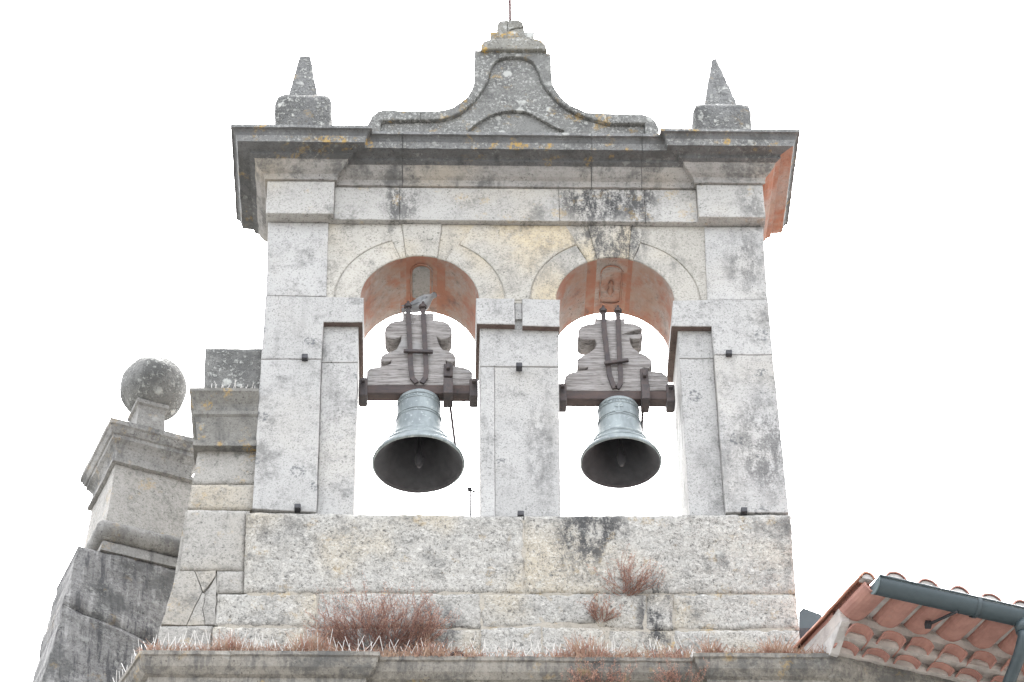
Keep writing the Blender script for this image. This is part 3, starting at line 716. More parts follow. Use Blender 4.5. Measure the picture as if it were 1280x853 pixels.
# ================================================================== bells
YBELL = 0.36
def bell(side, outl, zoom, straps, cross, clamp, axle, mouth, mouth_w, top_y, shoulder_w, rod, label):
    zx0, zy0, zs_ = zoom
    Q = lambda u, v, y: at(zx0 + u / zs_, zy0 + v / zs_, y)
    yf = YBELL - 0.11; yb = YBELL + 0.09
    xm_, zm_ = at(mouth[0], mouth[1], YBELL)
    o = thing('church_bell', (xm_, YBELL, zm_), label, 'bell', 'bronze bells in the two arches')
    hs = prism('headstock', [Q(u, v, yf) for u, v in outl], yf, yb, M['wood'], o, bevel=0.01, step=0.03, jit=0.005)
    # axle beam with iron bearings at its ends
    (xa0, za0_), (xa1, za1_) = Q(axle[0], axle[2], yf), Q(axle[1], axle[3], yf)
    bbox('axle_beam', ((xa0 + xa1) / 2, YBELL - 0.05, (za0_ + za1_) / 2 + 0.01), (xa1 - xa0 - 0.02, 0.11, (za0_ - za1_) * 0.85), M['axle'], o, 0.008, amp=0.003)
    for xx, sg in ((xa0, 1), (xa1, -1)):
        b_ = bbox('bearing', (xx + sg * 0.035, YBELL - 0.045, (za0_ + za1_) / 2 + 0.02), (0.075, 0.16, za0_ - za1_ + 0.09), M['iron'], o, 0.014)
        bbox('bolt', (xx + sg * 0.035, YBELL - 0.165, (za0_ + za1_) / 2 + 0.05), (0.035, 0.04, 0.035), M['iron'], b_, 0.006)
    bot = (za0_ + za1_) / 2 - (za0_ - za1_) / 2
    # straps
    for st in straps:
        pts = [Q(u, v, yf - 0.012) for u, v in st]
        v_ = []; f_ = []
        w = 0.021
        for i, p in enumerate(pts):
            d = (Vector(pts[min(i + 1, len(pts) - 1)]) - Vector(pts[max(i - 1, 0)])).normalized(); nx = Vector((d.y, -d.x)) * w
            for sx_, yy in ((-1, yf - 0.022), (1, yf - 0.022), (1, yf + 0.004), (-1, yf + 0.004)):
                v_.append((p[0] + nx.x * sx_, yy, p[1] + nx.y * sx_))
        for i in range(len(pts) - 1):
            for j in range(4): f_.append((i * 4 + j, i * 4 + (j + 1) % 4, i * 4 + 4 + (j + 1) % 4, i * 4 + 4 + j))
        f_ += [(0, 1, 2, 3), tuple((len(pts) - 1) * 4 + j for j in range(4))]
        so = mk('iron_strap', v_, f_, M['iron'], o)
        tx_, tz_ = pts[0]
        lathe('nut', [(0.0, 0.032), (0.034, 0.032), (0.034, 0.0), (0.0, 0.0)], (tx_, yf - 0.012, tz_ - 0.01), M['iron'], so, seg=6, smooth=False)
        tube('threaded_end', [(tx_, yf - 0.012, tz_ - 0.01), (tx_ + 0.003, yf - 0.012, tz_ + 0.065)], [0.014, 0.011], M['iron'], so)
    (c0, cz0), (c1, cz1) = Q(cross[0], cross[2], yf), Q(cross[1], cross[3], yf)
    bbox('cross_plate', ((c0 + c1) / 2, yf - 0.035, (cz0 + cz1) / 2), (c1 - c0, 0.03, 0.03), M['iron'], o, 0.005, R=Matrix.Rotation(math.atan2(cz0 - cz1, c1 - c0), 3, 'Y'))
    (c0, cz0), (c1, cz1) = Q(clamp[0], clamp[2], yf), Q(clamp[1], clamp[3], yf)
    cl = bbox('clamp_plate', ((c0 + c1) / 2, yf - 0.012, (cz0 + cz1) / 2), (c1 - c0, 0.03, cz0 - cz1), M['iron'], o, 0.006)
    bbox('clamp_bolt', ((c0 + c1) / 2, yf - 0.04, (cz0 + cz1) / 2 + 0.02), (0.03, 0.05, 0.06), M['iron'], cl, 0.006)
    bbox('clamp_plate', ((c0 + c1) / 2, yf + 0.02, bot + (za0_ - za1_) / 2 - 0.02), ((c1 - c0) * 1.05, 0.2, za0_ - za1_ + 0.05), M['iron'], o, 0.006)
    # bell body: profile of the outside, then of the inside
    Rm = (at(mouth[0] + mouth_w / 2, mouth[1], YBELL)[0] - at(mouth[0] - mouth_w / 2, mouth[1], YBELL)[0]) / 2
    rs = Rm * shoulder_w / mouth_w
    Hb = at(mouth[0], top_y, YBELL)[1] - zm_
    pr = [(0.0, Hb * 1.015), (rs * 0.5, Hb * 1.01), (rs * 0.82, Hb * 0.985), (rs * 0.97, Hb * 0.95), (rs * 1.0, Hb * 0.90), (rs * 1.03, Hb * 0.75), (rs * 1.07, Hb * 0.60), (rs * 1.15, Hb * 0.46), (rs * 1.28, Hb * 0.34),
          (Rm * 0.735, Hb * 0.24), (Rm * 0.84, Hb * 0.145), (Rm * 0.93, Hb * 0.075), (Rm * 0.985, Hb * 0.035), (Rm, Hb * 0.012), (Rm * 0.995, -0.002), (Rm * 0.955, -0.008),
          (Rm * 0.90, Hb * 0.02), (Rm * 0.78, Hb * 0.10), (Rm * 0.66, Hb * 0.22), (rs * 1.10, Hb * 0.40), (rs * 0.96, Hb * 0.60), (rs * 0.90, Hb * 0.86), (rs * 0.5, Hb * 0.93), (0.0, Hb * 0.94)]
    pr = [(max(r, 0.001), z) for r, z in pr]
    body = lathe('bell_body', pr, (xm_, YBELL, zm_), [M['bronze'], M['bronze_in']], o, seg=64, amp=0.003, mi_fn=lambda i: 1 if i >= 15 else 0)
    def rad_at(f):
        for (r0, z0_), (r1, z1_) in zip(pr[:14], pr[1:15]):
            if z1_ <= f * Hb <= z0_: return r0 + (r1 - r0) * (z0_ - f * Hb) / max(1e-6, z0_ - z1_)
        return Rm
    for f, hh in ((0.90, 0.010), (0.84, 0.006), (0.66, 0.007), (0.62, 0.005), (0.30, 0.009), (0.265, 0.006), (0.15, 0.008)):
        r0 = rad_at(f); pts = []
        for i in range(8):
            a = 2 * math.pi * i / 8; pts.append((r0 + 0.0015 + hh * 0.7 * math.cos(a), f * Hb + hh * math.sin(a)))
        lathe('raised_band', pts, (xm_, YBELL, zm_), M['bronze'], body, seg=64, closed=True)
    # raised lettering-like frieze below the shoulder and an emblem on the waist (illegible in the photo)
    v_ = []; f_ = []
    for i in range(46):
        a = 2 * math.pi * i / 46; r0 = rad_at(0.87)
        if random.random() < 0.12: continue
        c_ = Vector((xm_ + r0 * math.cos(a), YBELL + r0 * math.sin(a), zm_ + 0.87 * Hb))
        bv, bf = box_geo(c_, (0.008, 0.014, random.choice((0.012, 0.018, 0.02))), Matrix.Rotation(a, 3, 'Z'))
        f_ += [tuple(q + len(v_) for q in f) for f in bf]; v_ += bv
    mk('relief_frieze', v_, f_, M['bronze'], body)['kind'] = 'stuff'
    v_ = []; f_ = []
    em = [(0, 0, .012, .10), (0, .018, .05, .012), (0, -.05, .06, .014), (-.03, -.03, .014, .03), (.03, -.03, .014, .03), (-.028, .03, .014, .02), (.028, .03, .014, .02)]
    fe = 0.46 if side < 0 else 0.72
    for dx_, dz_, sx_, sz_ in em:
        zz = fe * Hb + dz_; r0 = rad_at(zz / Hb); a = -math.pi / 2 - 0.05 + dx_ / r0
        bv, bf = box_geo(Vector((xm_ + r0 * math.cos(a), YBELL + r0 * math.sin(a), zm_ + zz)), (0.012, sx_, sz_), Matrix.Rotation(a, 3, 'Z'))
        f_ += [tuple(q + len(v_) for q in f) for f in bf]; v_ += bv
    if side > 0: mk('emblem', v_, f_, M['bronze'], body)
    # crown (canons) up into the headstock, clapper inside
    zt_ = zm_ + Hb
    for sx_ in (-0.035, 0.035):
        tube('canon', [(xm_ + sx_ * 1.6, YBELL - 0.05, zt_ - 0.01), (xm_ + sx_ * 1.3, YBELL - 0.06, zt_ + 0.06), (xm_ + sx_ * 0.7, YBELL - 0.06, zt_ + 0.12)], 0.022, M['iron'], o)
    tube('canon', [(xm_, YBELL - 0.02, zt_ - 0.01), (xm_, YBELL - 0.03, zt_ + 0.15)], 0.03, M['iron'], o)
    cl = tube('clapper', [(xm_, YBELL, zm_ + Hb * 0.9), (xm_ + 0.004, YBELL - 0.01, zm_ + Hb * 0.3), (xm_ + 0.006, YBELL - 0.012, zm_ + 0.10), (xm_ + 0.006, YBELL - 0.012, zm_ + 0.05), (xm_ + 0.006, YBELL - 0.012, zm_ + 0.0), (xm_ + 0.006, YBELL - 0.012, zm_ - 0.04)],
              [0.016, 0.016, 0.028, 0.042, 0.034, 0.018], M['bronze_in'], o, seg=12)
    (r0x, r0z), (r1x, r1z) = Q(rod[0], rod[1], YBELL + 0.02), Q(rod[2], rod[3], YBELL + 0.02)
    tube('ringing_lever', [(r0x, YBELL + 0.02, r0z + 0.06), (r1x, YBELL + 0.02, r1z), (r1x + (r1x - r0x) * 0.3, YBELL + 0.02, r1z - (r0z - r1z) * 0.3)], 0.012, M['iron'], o)
    return o

outl_l = [(82, 345), (80, 315), (80, 296), (92, 285), (126, 279), (150, 274), (166, 268), (168, 258), (158, 262), (143, 264), (133, 262), (130, 252), (133, 240), (146, 231), (170, 224), (186, 216), (194, 202), (203, 186), (204, 172), (192, 178), (176, 182), (160, 180), (149, 172), (145, 155), (149, 138), (160, 125), (178, 118), (208, 113), (209, 86),
          (262, 92), (318, 88), (320, 114), (352, 117), (372, 126), (382, 142), (384, 160), (376, 174), (358, 181), (342, 181), (330, 175), (334, 192), (342, 208), (352, 218), (372, 223), (390, 233), (398, 246), (396, 260), (385, 264), (370, 262), (362, 258), (362, 270), (378, 275), (420, 279), (446, 288), (456, 300), (456, 345)]
bell(-1, outl_l, (430, 360, 2.842),
     [[(227, 68), (231, 140), (235, 230), (238, 290), (243, 322), (258, 338)], [(280, 70), (284, 140), (289, 230), (292, 290), (289, 320), (276, 338)]],
     (212, 316, 234, 237), (354, 386, 276, 320), (54, 476, 341, 381), (523, 580.5), 116.5, 499, 54, (371, 386, 393, 545),
     'larger grey-green bronze bell on wooden headstock in the left arch')
outl_r = [(62, 446), (60, 420), (64, 403), (76, 394), (100, 388), (128, 385), (131, 377), (120, 380), (104, 379), (98, 370), (99, 354), (112, 342), (134, 334), (150, 322), (156, 306), (150, 294), (132, 297), (112, 295), (101, 286), (101, 268), (110, 256), (128, 250), (151, 247), (151, 232),
          (195, 236), (238, 232), (239, 246), (268, 249), (286, 256), (292, 263), (262, 271), (232, 280), (260, 281), (292, 278), (292, 284), (282, 292), (264, 293), (254, 290), (256, 304), (264, 320), (280, 333), (304, 342), (318, 354), (320, 370), (312, 380), (296, 378), (288, 384), (320, 388), (350, 392), (366, 404), (370, 446)]
bell(1, outl_r, (680, 300, 2.368),
     [[(175, 212), (180, 280), (188, 350), (194, 400), (204, 428), (210, 440)], [(219, 212), (221, 280), (224, 350), (227, 400), (226, 426), (216, 440)]],
     (178, 250, 374, 364), (284, 310, 386, 440), (42, 388, 444, 476), (776, 578.5), 102.8, 507, 51, (293, 480, 290, 555),
     'smaller bronze bell with raised emblem on cracked headstock in the right arch')

# ================================================================== pigeon on the left headstock
def pigeon():
    yq = YBELL - 0.02
    xp, zp = at(528, 391, yq)
    o = thing('pigeon', (xp, yq, zp), 'grey pigeon perched on top of the left headstock', 'pigeon')
    rings = [(-0.125, 0.040, 0.014, 0.010), (-0.10, 0.055, 0.032, 0.026), (-0.06, 0.080, 0.055, 0.052), (-0.02, 0.098, 0.068, 0.072), (0.025, 0.112, 0.072, 0.080), (0.058, 0.132, 0.062, 0.072), (0.080, 0.160, 0.044, 0.050), (0.092, 0.185, 0.033, 0.036), (0.105, 0.205, 0.031, 0.031), (0.122, 0.210, 0.025, 0.024), (0.136, 0.206, 0.011, 0.011)]
    v = []; f = []; n = 14
    for x, z, ry, rz_ in rings:
        for i in range(n):
            a = 2 * math.pi * i / n; v.append((xp - 0.01 + x, yq + ry * math.cos(a), zp + z + rz_ * math.sin(a)))
    for r in range(len(rings) - 1):
        for i in range(n): f.append((r * n + i, r * n + (i + 1) % n, (r + 1) * n + (i + 1) % n, (r + 1) * n + i))
    f += [list(range(n)), [(len(rings) - 1) * n + i for i in range(n)]]
    b = mk('body', v, f, M['feather'], o, smooth=True)
    mk('beak', [(xp + 0.128, yq - 0.008, zp + 0.209), (xp + 0.128, yq + 0.008, zp + 0.209), (xp + 0.128, yq, zp + 0.197), (xp + 0.160, yq, zp + 0.198)], [(0, 1, 2), (0, 1, 3), (1, 2, 3), (0, 2, 3)], M['beak'], o)
    for s in (-1, 1):
        w = []
        for (x, z, h) in ((0.055, 0.125, 0.0), (0.02, 0.135, 0.030), (-0.05, 0.105, 0.034), (-0.12, 0.070, 0.022), (-0.175, 0.045, 0.006)):
            w += [(xp - 0.01 + x, yq + s * 0.062 * (1 if x > -0.1 else 0.6), zp + z), (xp - 0.01 + x, yq + s * 0.079 * (1 if x > -0.1 else 0.6), zp + z - h * 0.6), (xp - 0.01 + x, yq + s * 0.064 * (1 if x > -0.1 else 0.6), zp + z - h * 1.6)]
        ff = []
        for i in range(4):
            for j in range(3): ff.append((i * 3 + j, i * 3 + (j + 1) % 3, i * 3 + 3 + (j + 1) % 3, i * 3 + 3 + j))
        mk('wing', w, ff + [(0, 1, 2), (12, 13, 14)], M['feather_dark'], o)
        tube('leg', [(xp + 0.005, yq + s * 0.022, zp + 0.06), (xp + 0.0, yq + s * 0.022, zp + 0.03), (xp + 0.012, yq + s * 0.022, zp - 0.004), (xp + 0.04, yq + s * 0.026, zp - 0.006)], [0.010, 0.006, 0.006, 0.004], M['beak'], o, seg=6)
        lathe('eye', [(0.001, 0.005), (0.004, 0.003), (0.005, 0), (0.004, -0.003), (0.001, -0.005)], (xp + 0.100, yq + s * 0.0290, zp + 0.211), M['black_iron'], o, seg=8)
    mk('tail', [(xp - 0.125, yq - 0.022, zp + 0.05), (xp - 0.125, yq + 0.022, zp + 0.05), (xp - 0.185, yq + 0.032, zp + 0.026), (xp - 0.185, yq - 0.032, zp + 0.026),
                (xp - 0.125, yq - 0.022, zp + 0.036), (xp - 0.125, yq + 0.022, zp + 0.036), (xp - 0.185, yq + 0.032, zp + 0.020), (xp - 0.185, yq - 0.032, zp + 0.020)],
       [(0, 1, 2, 3), (4, 5, 6, 7), (0, 1, 5, 4), (1, 2, 6, 5), (2, 3, 7, 6), (3, 0, 4, 7)], M['feather_dark'], o)
pigeon()

# small pole with a sensor behind the left opening
xs, zs2 = at(588, 648, 0.62); _, zs3 = at(588, 613, 0.62)
AN = thing('sensor_pole', (xs, 0.62, zs2 - 0.1), 'thin dark pole with small sensor behind sill of left opening', 'pole')
tube('pole', [(xs, 0.62, zs2 - 0.25), (xs, 0.62, zs3)], 0.008, M['black_iron'], AN)
bbox('sensor', (xs - 0.005, 0.62, zs3 + 0.01), (0.04, 0.03, 0.035), M['black_iron'], AN, 0.006)
tube('arm', [(xs, 0.62, zs3), (xs + 0.04, 0.62, zs3 - 0.02), (xs + 0.075, 0.62, zs3 - 0.02)], 0.009, M['black_iron'], AN)

# ================================================================== church body below: wall and ledge cornice
XR_ = at(475, 814, Y_LEDGE)[0]; XR2 = at(870, 820, Y_LEDGE)[0]; X_RC = at(1036, 818, Y_LEDGE)[0]
OV = 0.42
CF = thing('church_facade', (0, -0.1, GROUND_Z), 'church front below the gable with projecting weathered stone ledge', 'church')
yw = Y_LEDGE + OV
lp = [(0.42, 0.0), (0.42, -0.035), (0.405, -0.045), (0.40, -0.075), (0.385, -0.12), (0.345, -0.165), (0.315, -0.18), (0.315, -0.225), (0.29, -0.235), (0.25, -0.245), (0.25, -0.40), (0.12, -0.42), (0.10, -0.50), (0.02, -0.60), (-0.15, -0.60), (-0.15, 0.0)]
thl = rad(25)
# base points such that the top edge passes the surveyed corners
cl_ = Vector((X_LC + OV * math.tan((rad(90) - thl) / 2) * 0 + 0.30, yw)); 
lback = Vector((cl_.x - 3.5 * math.sin(thl), cl_.y + 3.5 * math.cos(thl)))
cr_ = Vector((X_RC - OV * math.tan(TH / 2), yw))
rback = Vector((cr_.x + 7 * math.cos(TH), cr_.y + 7 * math.sin(TH)))
dR = 0.06
pathl = [lback, cl_, Vector((XR_ - OV, yw)), Vector((XR_ - OV, yw + dR)), Vector((XR2 + OV - 0.02, yw + dR)), Vector((XR2 + OV - 0.02, yw)), cr_, rback]
# snap left corner so that the mitred top edge starts at X_LC
Pl, Ml = miters(pathl); sh = X_LC - (Pl[1] + Ml[1] * OV).x
pathl[0] = lback + Vector((sh, 0)); pathl[1] = cl_ + Vector((sh, 0))
Pl, Ml = miters(pathl); SL = list(zip(Pl, Ml))
def cutl(i, x):
    a, b = Pl[i], Pl[i + 1]; t = (x - a.x) / (b.x - a.x)
    d = (b - a).normalized(); return (a.lerp(b, t), Vector((d.y, -d.x)))
def ledge(sts): sweep('ledge_stone', sts, lp, M['ledge'], CF, Z_LEDGE, amp=0.006, step=0.05)
xj = [at(287, 830, Y_LEDGE)[0], at(628, 835, Y_LEDGE)[0], at(750, 835, Y_LEDGE)[0]]
ledge(SL[0:2] + [cutl(1, xj[0] - g_)])
ledge([cutl(1, xj[0] + g_)] + SL[2:4] + [cutl(3, xj[1] - g_)])
ledge([cutl(3, xj[1] + g_), cutl(3, xj[2] - g_)])
ledge([cutl(3, xj[2] + g_)] + SL[4:7] + [cutl(6, Pl[6].x + 0.6)])
ledge([cutl(6, Pl[6].x + 0.602), cutl(6, Pl[6].x + 2.2)])
ledge([cutl(6, Pl[6].x + 2.202)] + [SL[7]])
# wall of the body down to the ground
wp = [(p.x, p.y) for p in Pl] + [(Pl[7].x - 1.0, 6.5), (Pl[0].x + 0.5, 6.5)]
vv = [(x, y, GROUND_Z - 0.3) for x, y in wp] + [(x, y, Z_LEDGE - 0.004) for x, y in wp]
n_ = len(wp)
mk('wall', vv, [(i, (i + 1) % n_, n_ + (i + 1) % n_, n_ + i) for i in range(n_)] + [list(range(n_, 2 * n_))], M['facade'], CF)

# iron ring on the ledge
x, z = at(572, 818, Y_LEDGE + dR + 0.02)
IR = thing('iron_ring', (x, Y_LEDGE + dR + 0.03, Z_LEDGE), 'small dark iron ring standing on the ledge under the left bell', 'ring')
tube('ring', [(x + 0.055 * math.cos(a), Y_LEDGE + dR + 0.03, Z_LEDGE + 0.0 + 0.06 * math.sin(a)) for a in [math.pi * i / 12 for i in range(13)]], 0.012, M['black_iron'], IR)

# ================================================================== bird spikes
sv, sf = tube_geo([(0, 0, 0), (0, 0, 0.19)], [0.0030, 0.0020], 5)
spike_me = bpy.data.meshes.new('spike'); spike_me.from_pydata(sv, [], sf); spike_me.materials.append(M['wire'])
def spikes(a, b, z, label, dens=1.0, hs=1.0, group='bird spike strips on the stone ledge'):
    a = Vector(a); b = Vector(b); L_ = (b - a).length; d = (b - a) / L_
    o = thing('bird_spike_strip', (*((a + b) / 2), z), label, 'bird spikes', group)
    bbox('base_strip', (*((a + b) / 2), z + 0.008), (L_, 0.022, 0.008), M['wire'], o, 0.002, R=Matrix.Rotation(math.atan2(d.y, d.x), 3, 'Z'))
    n = int(L_ / 0.026 * dens)
    for i in range(n):
        p = a + d * (L_ * (i + 0.5) / n)
        s = place('spike', spike_me, (p.x, p.y, z + 0.01), o)
        lean = (0.26 if i % 2 else -0.20) + random.uniform(-0.22, 0.22)
        s.rotation_euler = (random.uniform(-0.45, 0.25), lean, 0); s.scale = (1, 1, hs * random.uniform(0.75, 1.12))
yl = Y_LEDGE + 0.05
c0 = Pl[1] + Ml[1] * (OV - 0.05); cb = Pl[0] + Ml[0] * (OV - 0.05)
spikes(c0 + (cb - c0).normalized() * 0.9, c0 + (cb - c0).normalized() * 0.02, Z_LEDGE, 'bird spikes on the receding left return of the ledge')
spikes((c0.x + 0.02, yl), (XR_ - 0.05, yl), Z_LEDGE, 'bird spikes along the left projecting part of the ledge')
spikes((XR_ + 0.02, yl + dR), (at(565, 818, yl)[0], yl + dR), Z_LEDGE, 'short bird spike strip just left of the iron ring')
spikes((at(580, 818, yl)[0], yl + dR), (at(772, 820, yl)[0], yl + dR), Z_LEDGE, 'bird spikes along the recessed middle part of the ledge')
spikes((at(805, 808, -0.3)[0], -0.33), (at(885, 808, -0.3)[0], -0.33), Z_LEDGE + 0.02, 'short bird spike strip near the right shrub end of the ledge', hs=1.2)
xq0, zq = at(262, 489, YP - 0.06); xq1, _ = at(320, 489, YP - 0.06)
spikes((xq0, YP - 0.06), (xq1, YP - 0.06), zq - 0.01, 'bird spikes on the capital of the left pilaster stub', hs=0.55)

# ================================================================== dry plants
def shrub(center, w, d, h, n, label, seed, group='dry red shrubs rooted in the masonry'):
    rn = random.Random(seed); c = Vector(center)
    o = thing('dry_shrub', center, label, 'shrub', group)
    v = []; f = []; lv = []; lf = []
    def twig(p, dirv, L_, r, depth):
        nonlocal v, f
        pts = [p.copy()]; q = p.copy(); dv = dirv.copy()
        for i in range(3):
            dv = (dv + Vector((rn.uniform(-.28, .28), rn.uniform(-.28, .28), rn.uniform(-.1, .25)))).normalized(); q = q + dv * (L_ / 3); pts.append(q.copy())
        tv, tf = tube_geo(pts, [r, r * 0.85, r * 0.7, r * 0.45], 3)
        f += [tuple(i + len(v) for i in ff) for ff in tf]; v += tv
        for q in pts[1:]:
            for _ in range(2):
                s = rn.uniform(0.004, 0.009); e = Vector((rn.uniform(-1, 1), rn.uniform(-1, 1), rn.uniform(-1, 1))).normalized(); g2 = e.orthogonal().normalized()
                q2 = q + Vector((rn.uniform(-.01, .01), rn.uniform(-.01, .01), rn.uniform(-.01, .01)))
                b0 = len(lv); lv.extend([q2 - e * s, q2 + g2 * s * .5, q2 + e * s, q2 - g2 * s * .5]); lf.append((b0, b0 + 1, b0 + 2, b0 + 3))
        if depth:
            for q in pts[1:]:
                if rn.random() < 0.8: twig(q, (dv + Vector((rn.uniform(-.8, .8), rn.uniform(-.6, .6), rn.uniform(-.2, .6)))).normalized(), L_ * 0.5, r * 0.65, depth - 1)
    for i in range(n):
        t = rn.uniform(-1, 1); p = c + Vector((t * w * 0.30, rn.uniform(-d * 0.3, d * 0.2), rn.uniform(-0.02, 0.03)))
        dv = Vector((t * 0.9 + rn.uniform(-.7, .7), rn.uniform(-.8, .1), rn.uniform(0.15, 1.0))).normalized()
        twig(p, dv, h * rn.uniform(0.45, 1.0) * (1 - 0.35 * abs(t)), 0.0026, 2)
    a = mk('twigs', v, f, M['twig'], o, recalc=False); a['kind'] = 'stuff'
    b = mk('dry_leaves', lv, lf, M['dry_leaf'], o, recalc=False); b['kind'] = 'stuff'
x, z = at(478, 795, -0.08)
shrub((x, -0.13, z - 0.15), 1.0, 0.3, 0.42, 190, 'large dry red-brown shrub on the ledge below the left bell', 3)
x, z = at(782, 744, YB); shrub((x, YB - 0.01, z), 0.20, 0.1, 0.29, 34, 'upright dry tuft rooted in a joint below the right bell', 5)
x, z = at(752, 778, YB); shrub((x, YB - 0.01, z), 0.13, 0.08, 0.2, 22, 'small dry tuft low on wall, just below the upright tuft', 6)
x, z = at(748, 850, Y_LEDGE); shrub((x, Y_LEDGE + 0.12, z - 0.05), 0.5, 0.1, 0.26, 40, 'dry shrub hanging on the ledge face at the bottom edge, centre', 8)
x, z = at(850, 852, Y_LEDGE); shrub((x, Y_LEDGE + 0.10, z - 0.03), 0.35, 0.1, 0.24, 26, 'dry shrub on the ledge face below right projecting ledge corner', 9)
# dry grass along the ledge
rn = random.Random(11); v = []; f = []
def blades(x0, x1, y0, y1, n, h0, h1):
    global v, f
    for _ in range(n):
        p = Vector((rn.uniform(x0, x1), rn.uniform(y0, y1), Z_LEDGE - 0.01)); L_ = rn.uniform(h0, h1) * (0.55 + 0.9 * max(0, noise.noise(Vector((p.x * 3.3, 0, 4)))))
        dv = Vector((rn.uniform(-.6, .6), rn.uniform(-.7, .3), 1)).normalized()
        pts = [p, p + dv * L_ * 0.5, p + dv * L_ + Vector((rn.uniform(-.05, .05), rn.uniform(-.05, .05), -0.02))]
        tv, tf = tube_geo(pts, [0.003, 0.0025, 0.0012], 3); f += [tuple(i + len(v) for i in ff) for ff in tf]; v += tv
for (a, b, n, h) in ((180, 425, 3600, 0.27), (425, 600, 1400, 0.24), (600, 690, 260, 0.18), (690, 860, 1500, 0.24), (880, 1032, 2600, 0.25)):
    blades(at(a, 812, -0.4)[0], at(b, 812, -0.4)[0], -0.45, -0.22, n, 0.07, h)
gr = mk('dry_grass', v, f, M['straw'], None, recalc=False)
prop(gr, 'dry reddish grass growing along the top of the stone ledge', 'grass', kind='stuff')

# ================================================================== ball finial on its pedestal (turned with the old body)
YF = 1.25
TH = rad(21.5); U = Vector((math.cos(TH), math.sin(TH), 0)); N = Vector((math.sin(TH), -math.cos(TH), 0)); Z = Vector((0, 0, 1))
# survey of the pedestal: front left top corner of its cornice, on a plane at depth YF
HWC = 0.48
CP = Vector((0, 0, 0)); CP.y = 1.55
xb, zb_ = at(191.8, 486.5, CP.y)
kpx = 100.0 / (at(240, 486, CP.y)[0] - at(140, 486, CP.y)[0])
CP.x = xb - 0.03; CP.z = zb_ - 0.83
def frame_pt(c, u, n_, z): return c + U * u + N * n_ + Z * z
BF = thing('ball_finial', CP - Z * 1.5, 'granite ball finial on moulded pedestal left of the bell gable', 'finial')
def ped_path(hw):
    return [CP + U * a * hw + N * b * hw for a, b in ((-1, -1), (-1, 1), (1, 1), (1, -1))]
def ped_sweep(name, prof, hw, z0, mat):
    # closed square sweep
    n = len(prof); verts = []; faces = []; ns = 10
    cor = [(-1, -1), (-1, 1), (1, 1), (1, -1)]
    for k in range(4):
        a, b = cor[k], cor[(k + 1) % 4]
        for j in range(ns):
            t = j / ns
            for o_, z_ in prof:
                h = hw + o_; p = CP + U * ((a[0] + (b[0] - a[0]) * t) * h) + N * ((a[1] + (b[1] - a[1]) * t) * h) + Z * (z0 + z_)
                verts.append(p + nz(p, 13, 0.006))
    tot = 4 * ns
    for s in range(tot):
        t = (s + 1) % tot
        for i in range(n - 1): faces.append((s * n + i, t * n + i, t * n + i + 1, s * n + i + 1))
    faces.append([s * n for s in range(tot)]); faces.append([s * n + n - 1 for s in range(tot)])
    return mk(name, verts, faces, mat, BF)
hd = 0.345
ped_sweep('pedestal_cornice', [(0.11, 0.0), (0.11, -0.05), (0.095, -0.065), (0.075, -0.12), (0.06, -0.13), (0.06, -0.165), (0.03, -0.20), (0.012, -0.235), (0.0, -0.30), (0.0, -0.36), (0.035, -0.37), (0.035, -0.405), (0.01, -0.415)], hd, 0, M['pedestal'])
ped_sweep('die', [(0.0, -0.41), (0.012, -0.60), (0.045, -0.98), (0.06, -1.14)], hd, 0, M['smooth'])
hb = hd + 0.05; rr_ = 0.092; zr_b = -1.20
for (dd, ee) in ((N, U), (-U, N), (U, N), (-N, U)):      # rolled moulding round the foot
    c = CP + Z * zr_b + dd * (hb - 0.01)
    tube('rolled_base', [c - ee * (hb + 0.03) + ee * (2 * hb + 0.06) * i / 16 for i in range(17)], [rr_ + 0.004 * ((i * 7) % 3) for i in range(17)], M['pedestal'], BF, seg=18)
ped_sweep('plinth', [(0.03, -1.15), (0.03, -1.28), (0.07, -1.33), (0.085, -1.43)], hd, 0, M['pedestal'])
ped_sweep('neck', [(-0.20, zb_ - 0.262 - CP.z), (-0.195, zb_ - 0.275 - CP.z), (-0.195, zb_ - 0.31 - CP.z), (-0.215, zb_ - 0.325 - CP.z), (-0.225, zb_ - 0.36 - CP.z), (-0.20, 0.10), (-0.12, -0.01)], hd, 0, M['pedestal'])
rb = 41.8 / kpx
pr = [(max(0.001, rb * math.sin(math.pi * i / 28)), rb * math.cos(math.pi * i / 28)) for i in range(29)]
lathe('ball', pr, (xb, CP.y, zb_), M['ball'], BF, seg=56, amp=0.013)

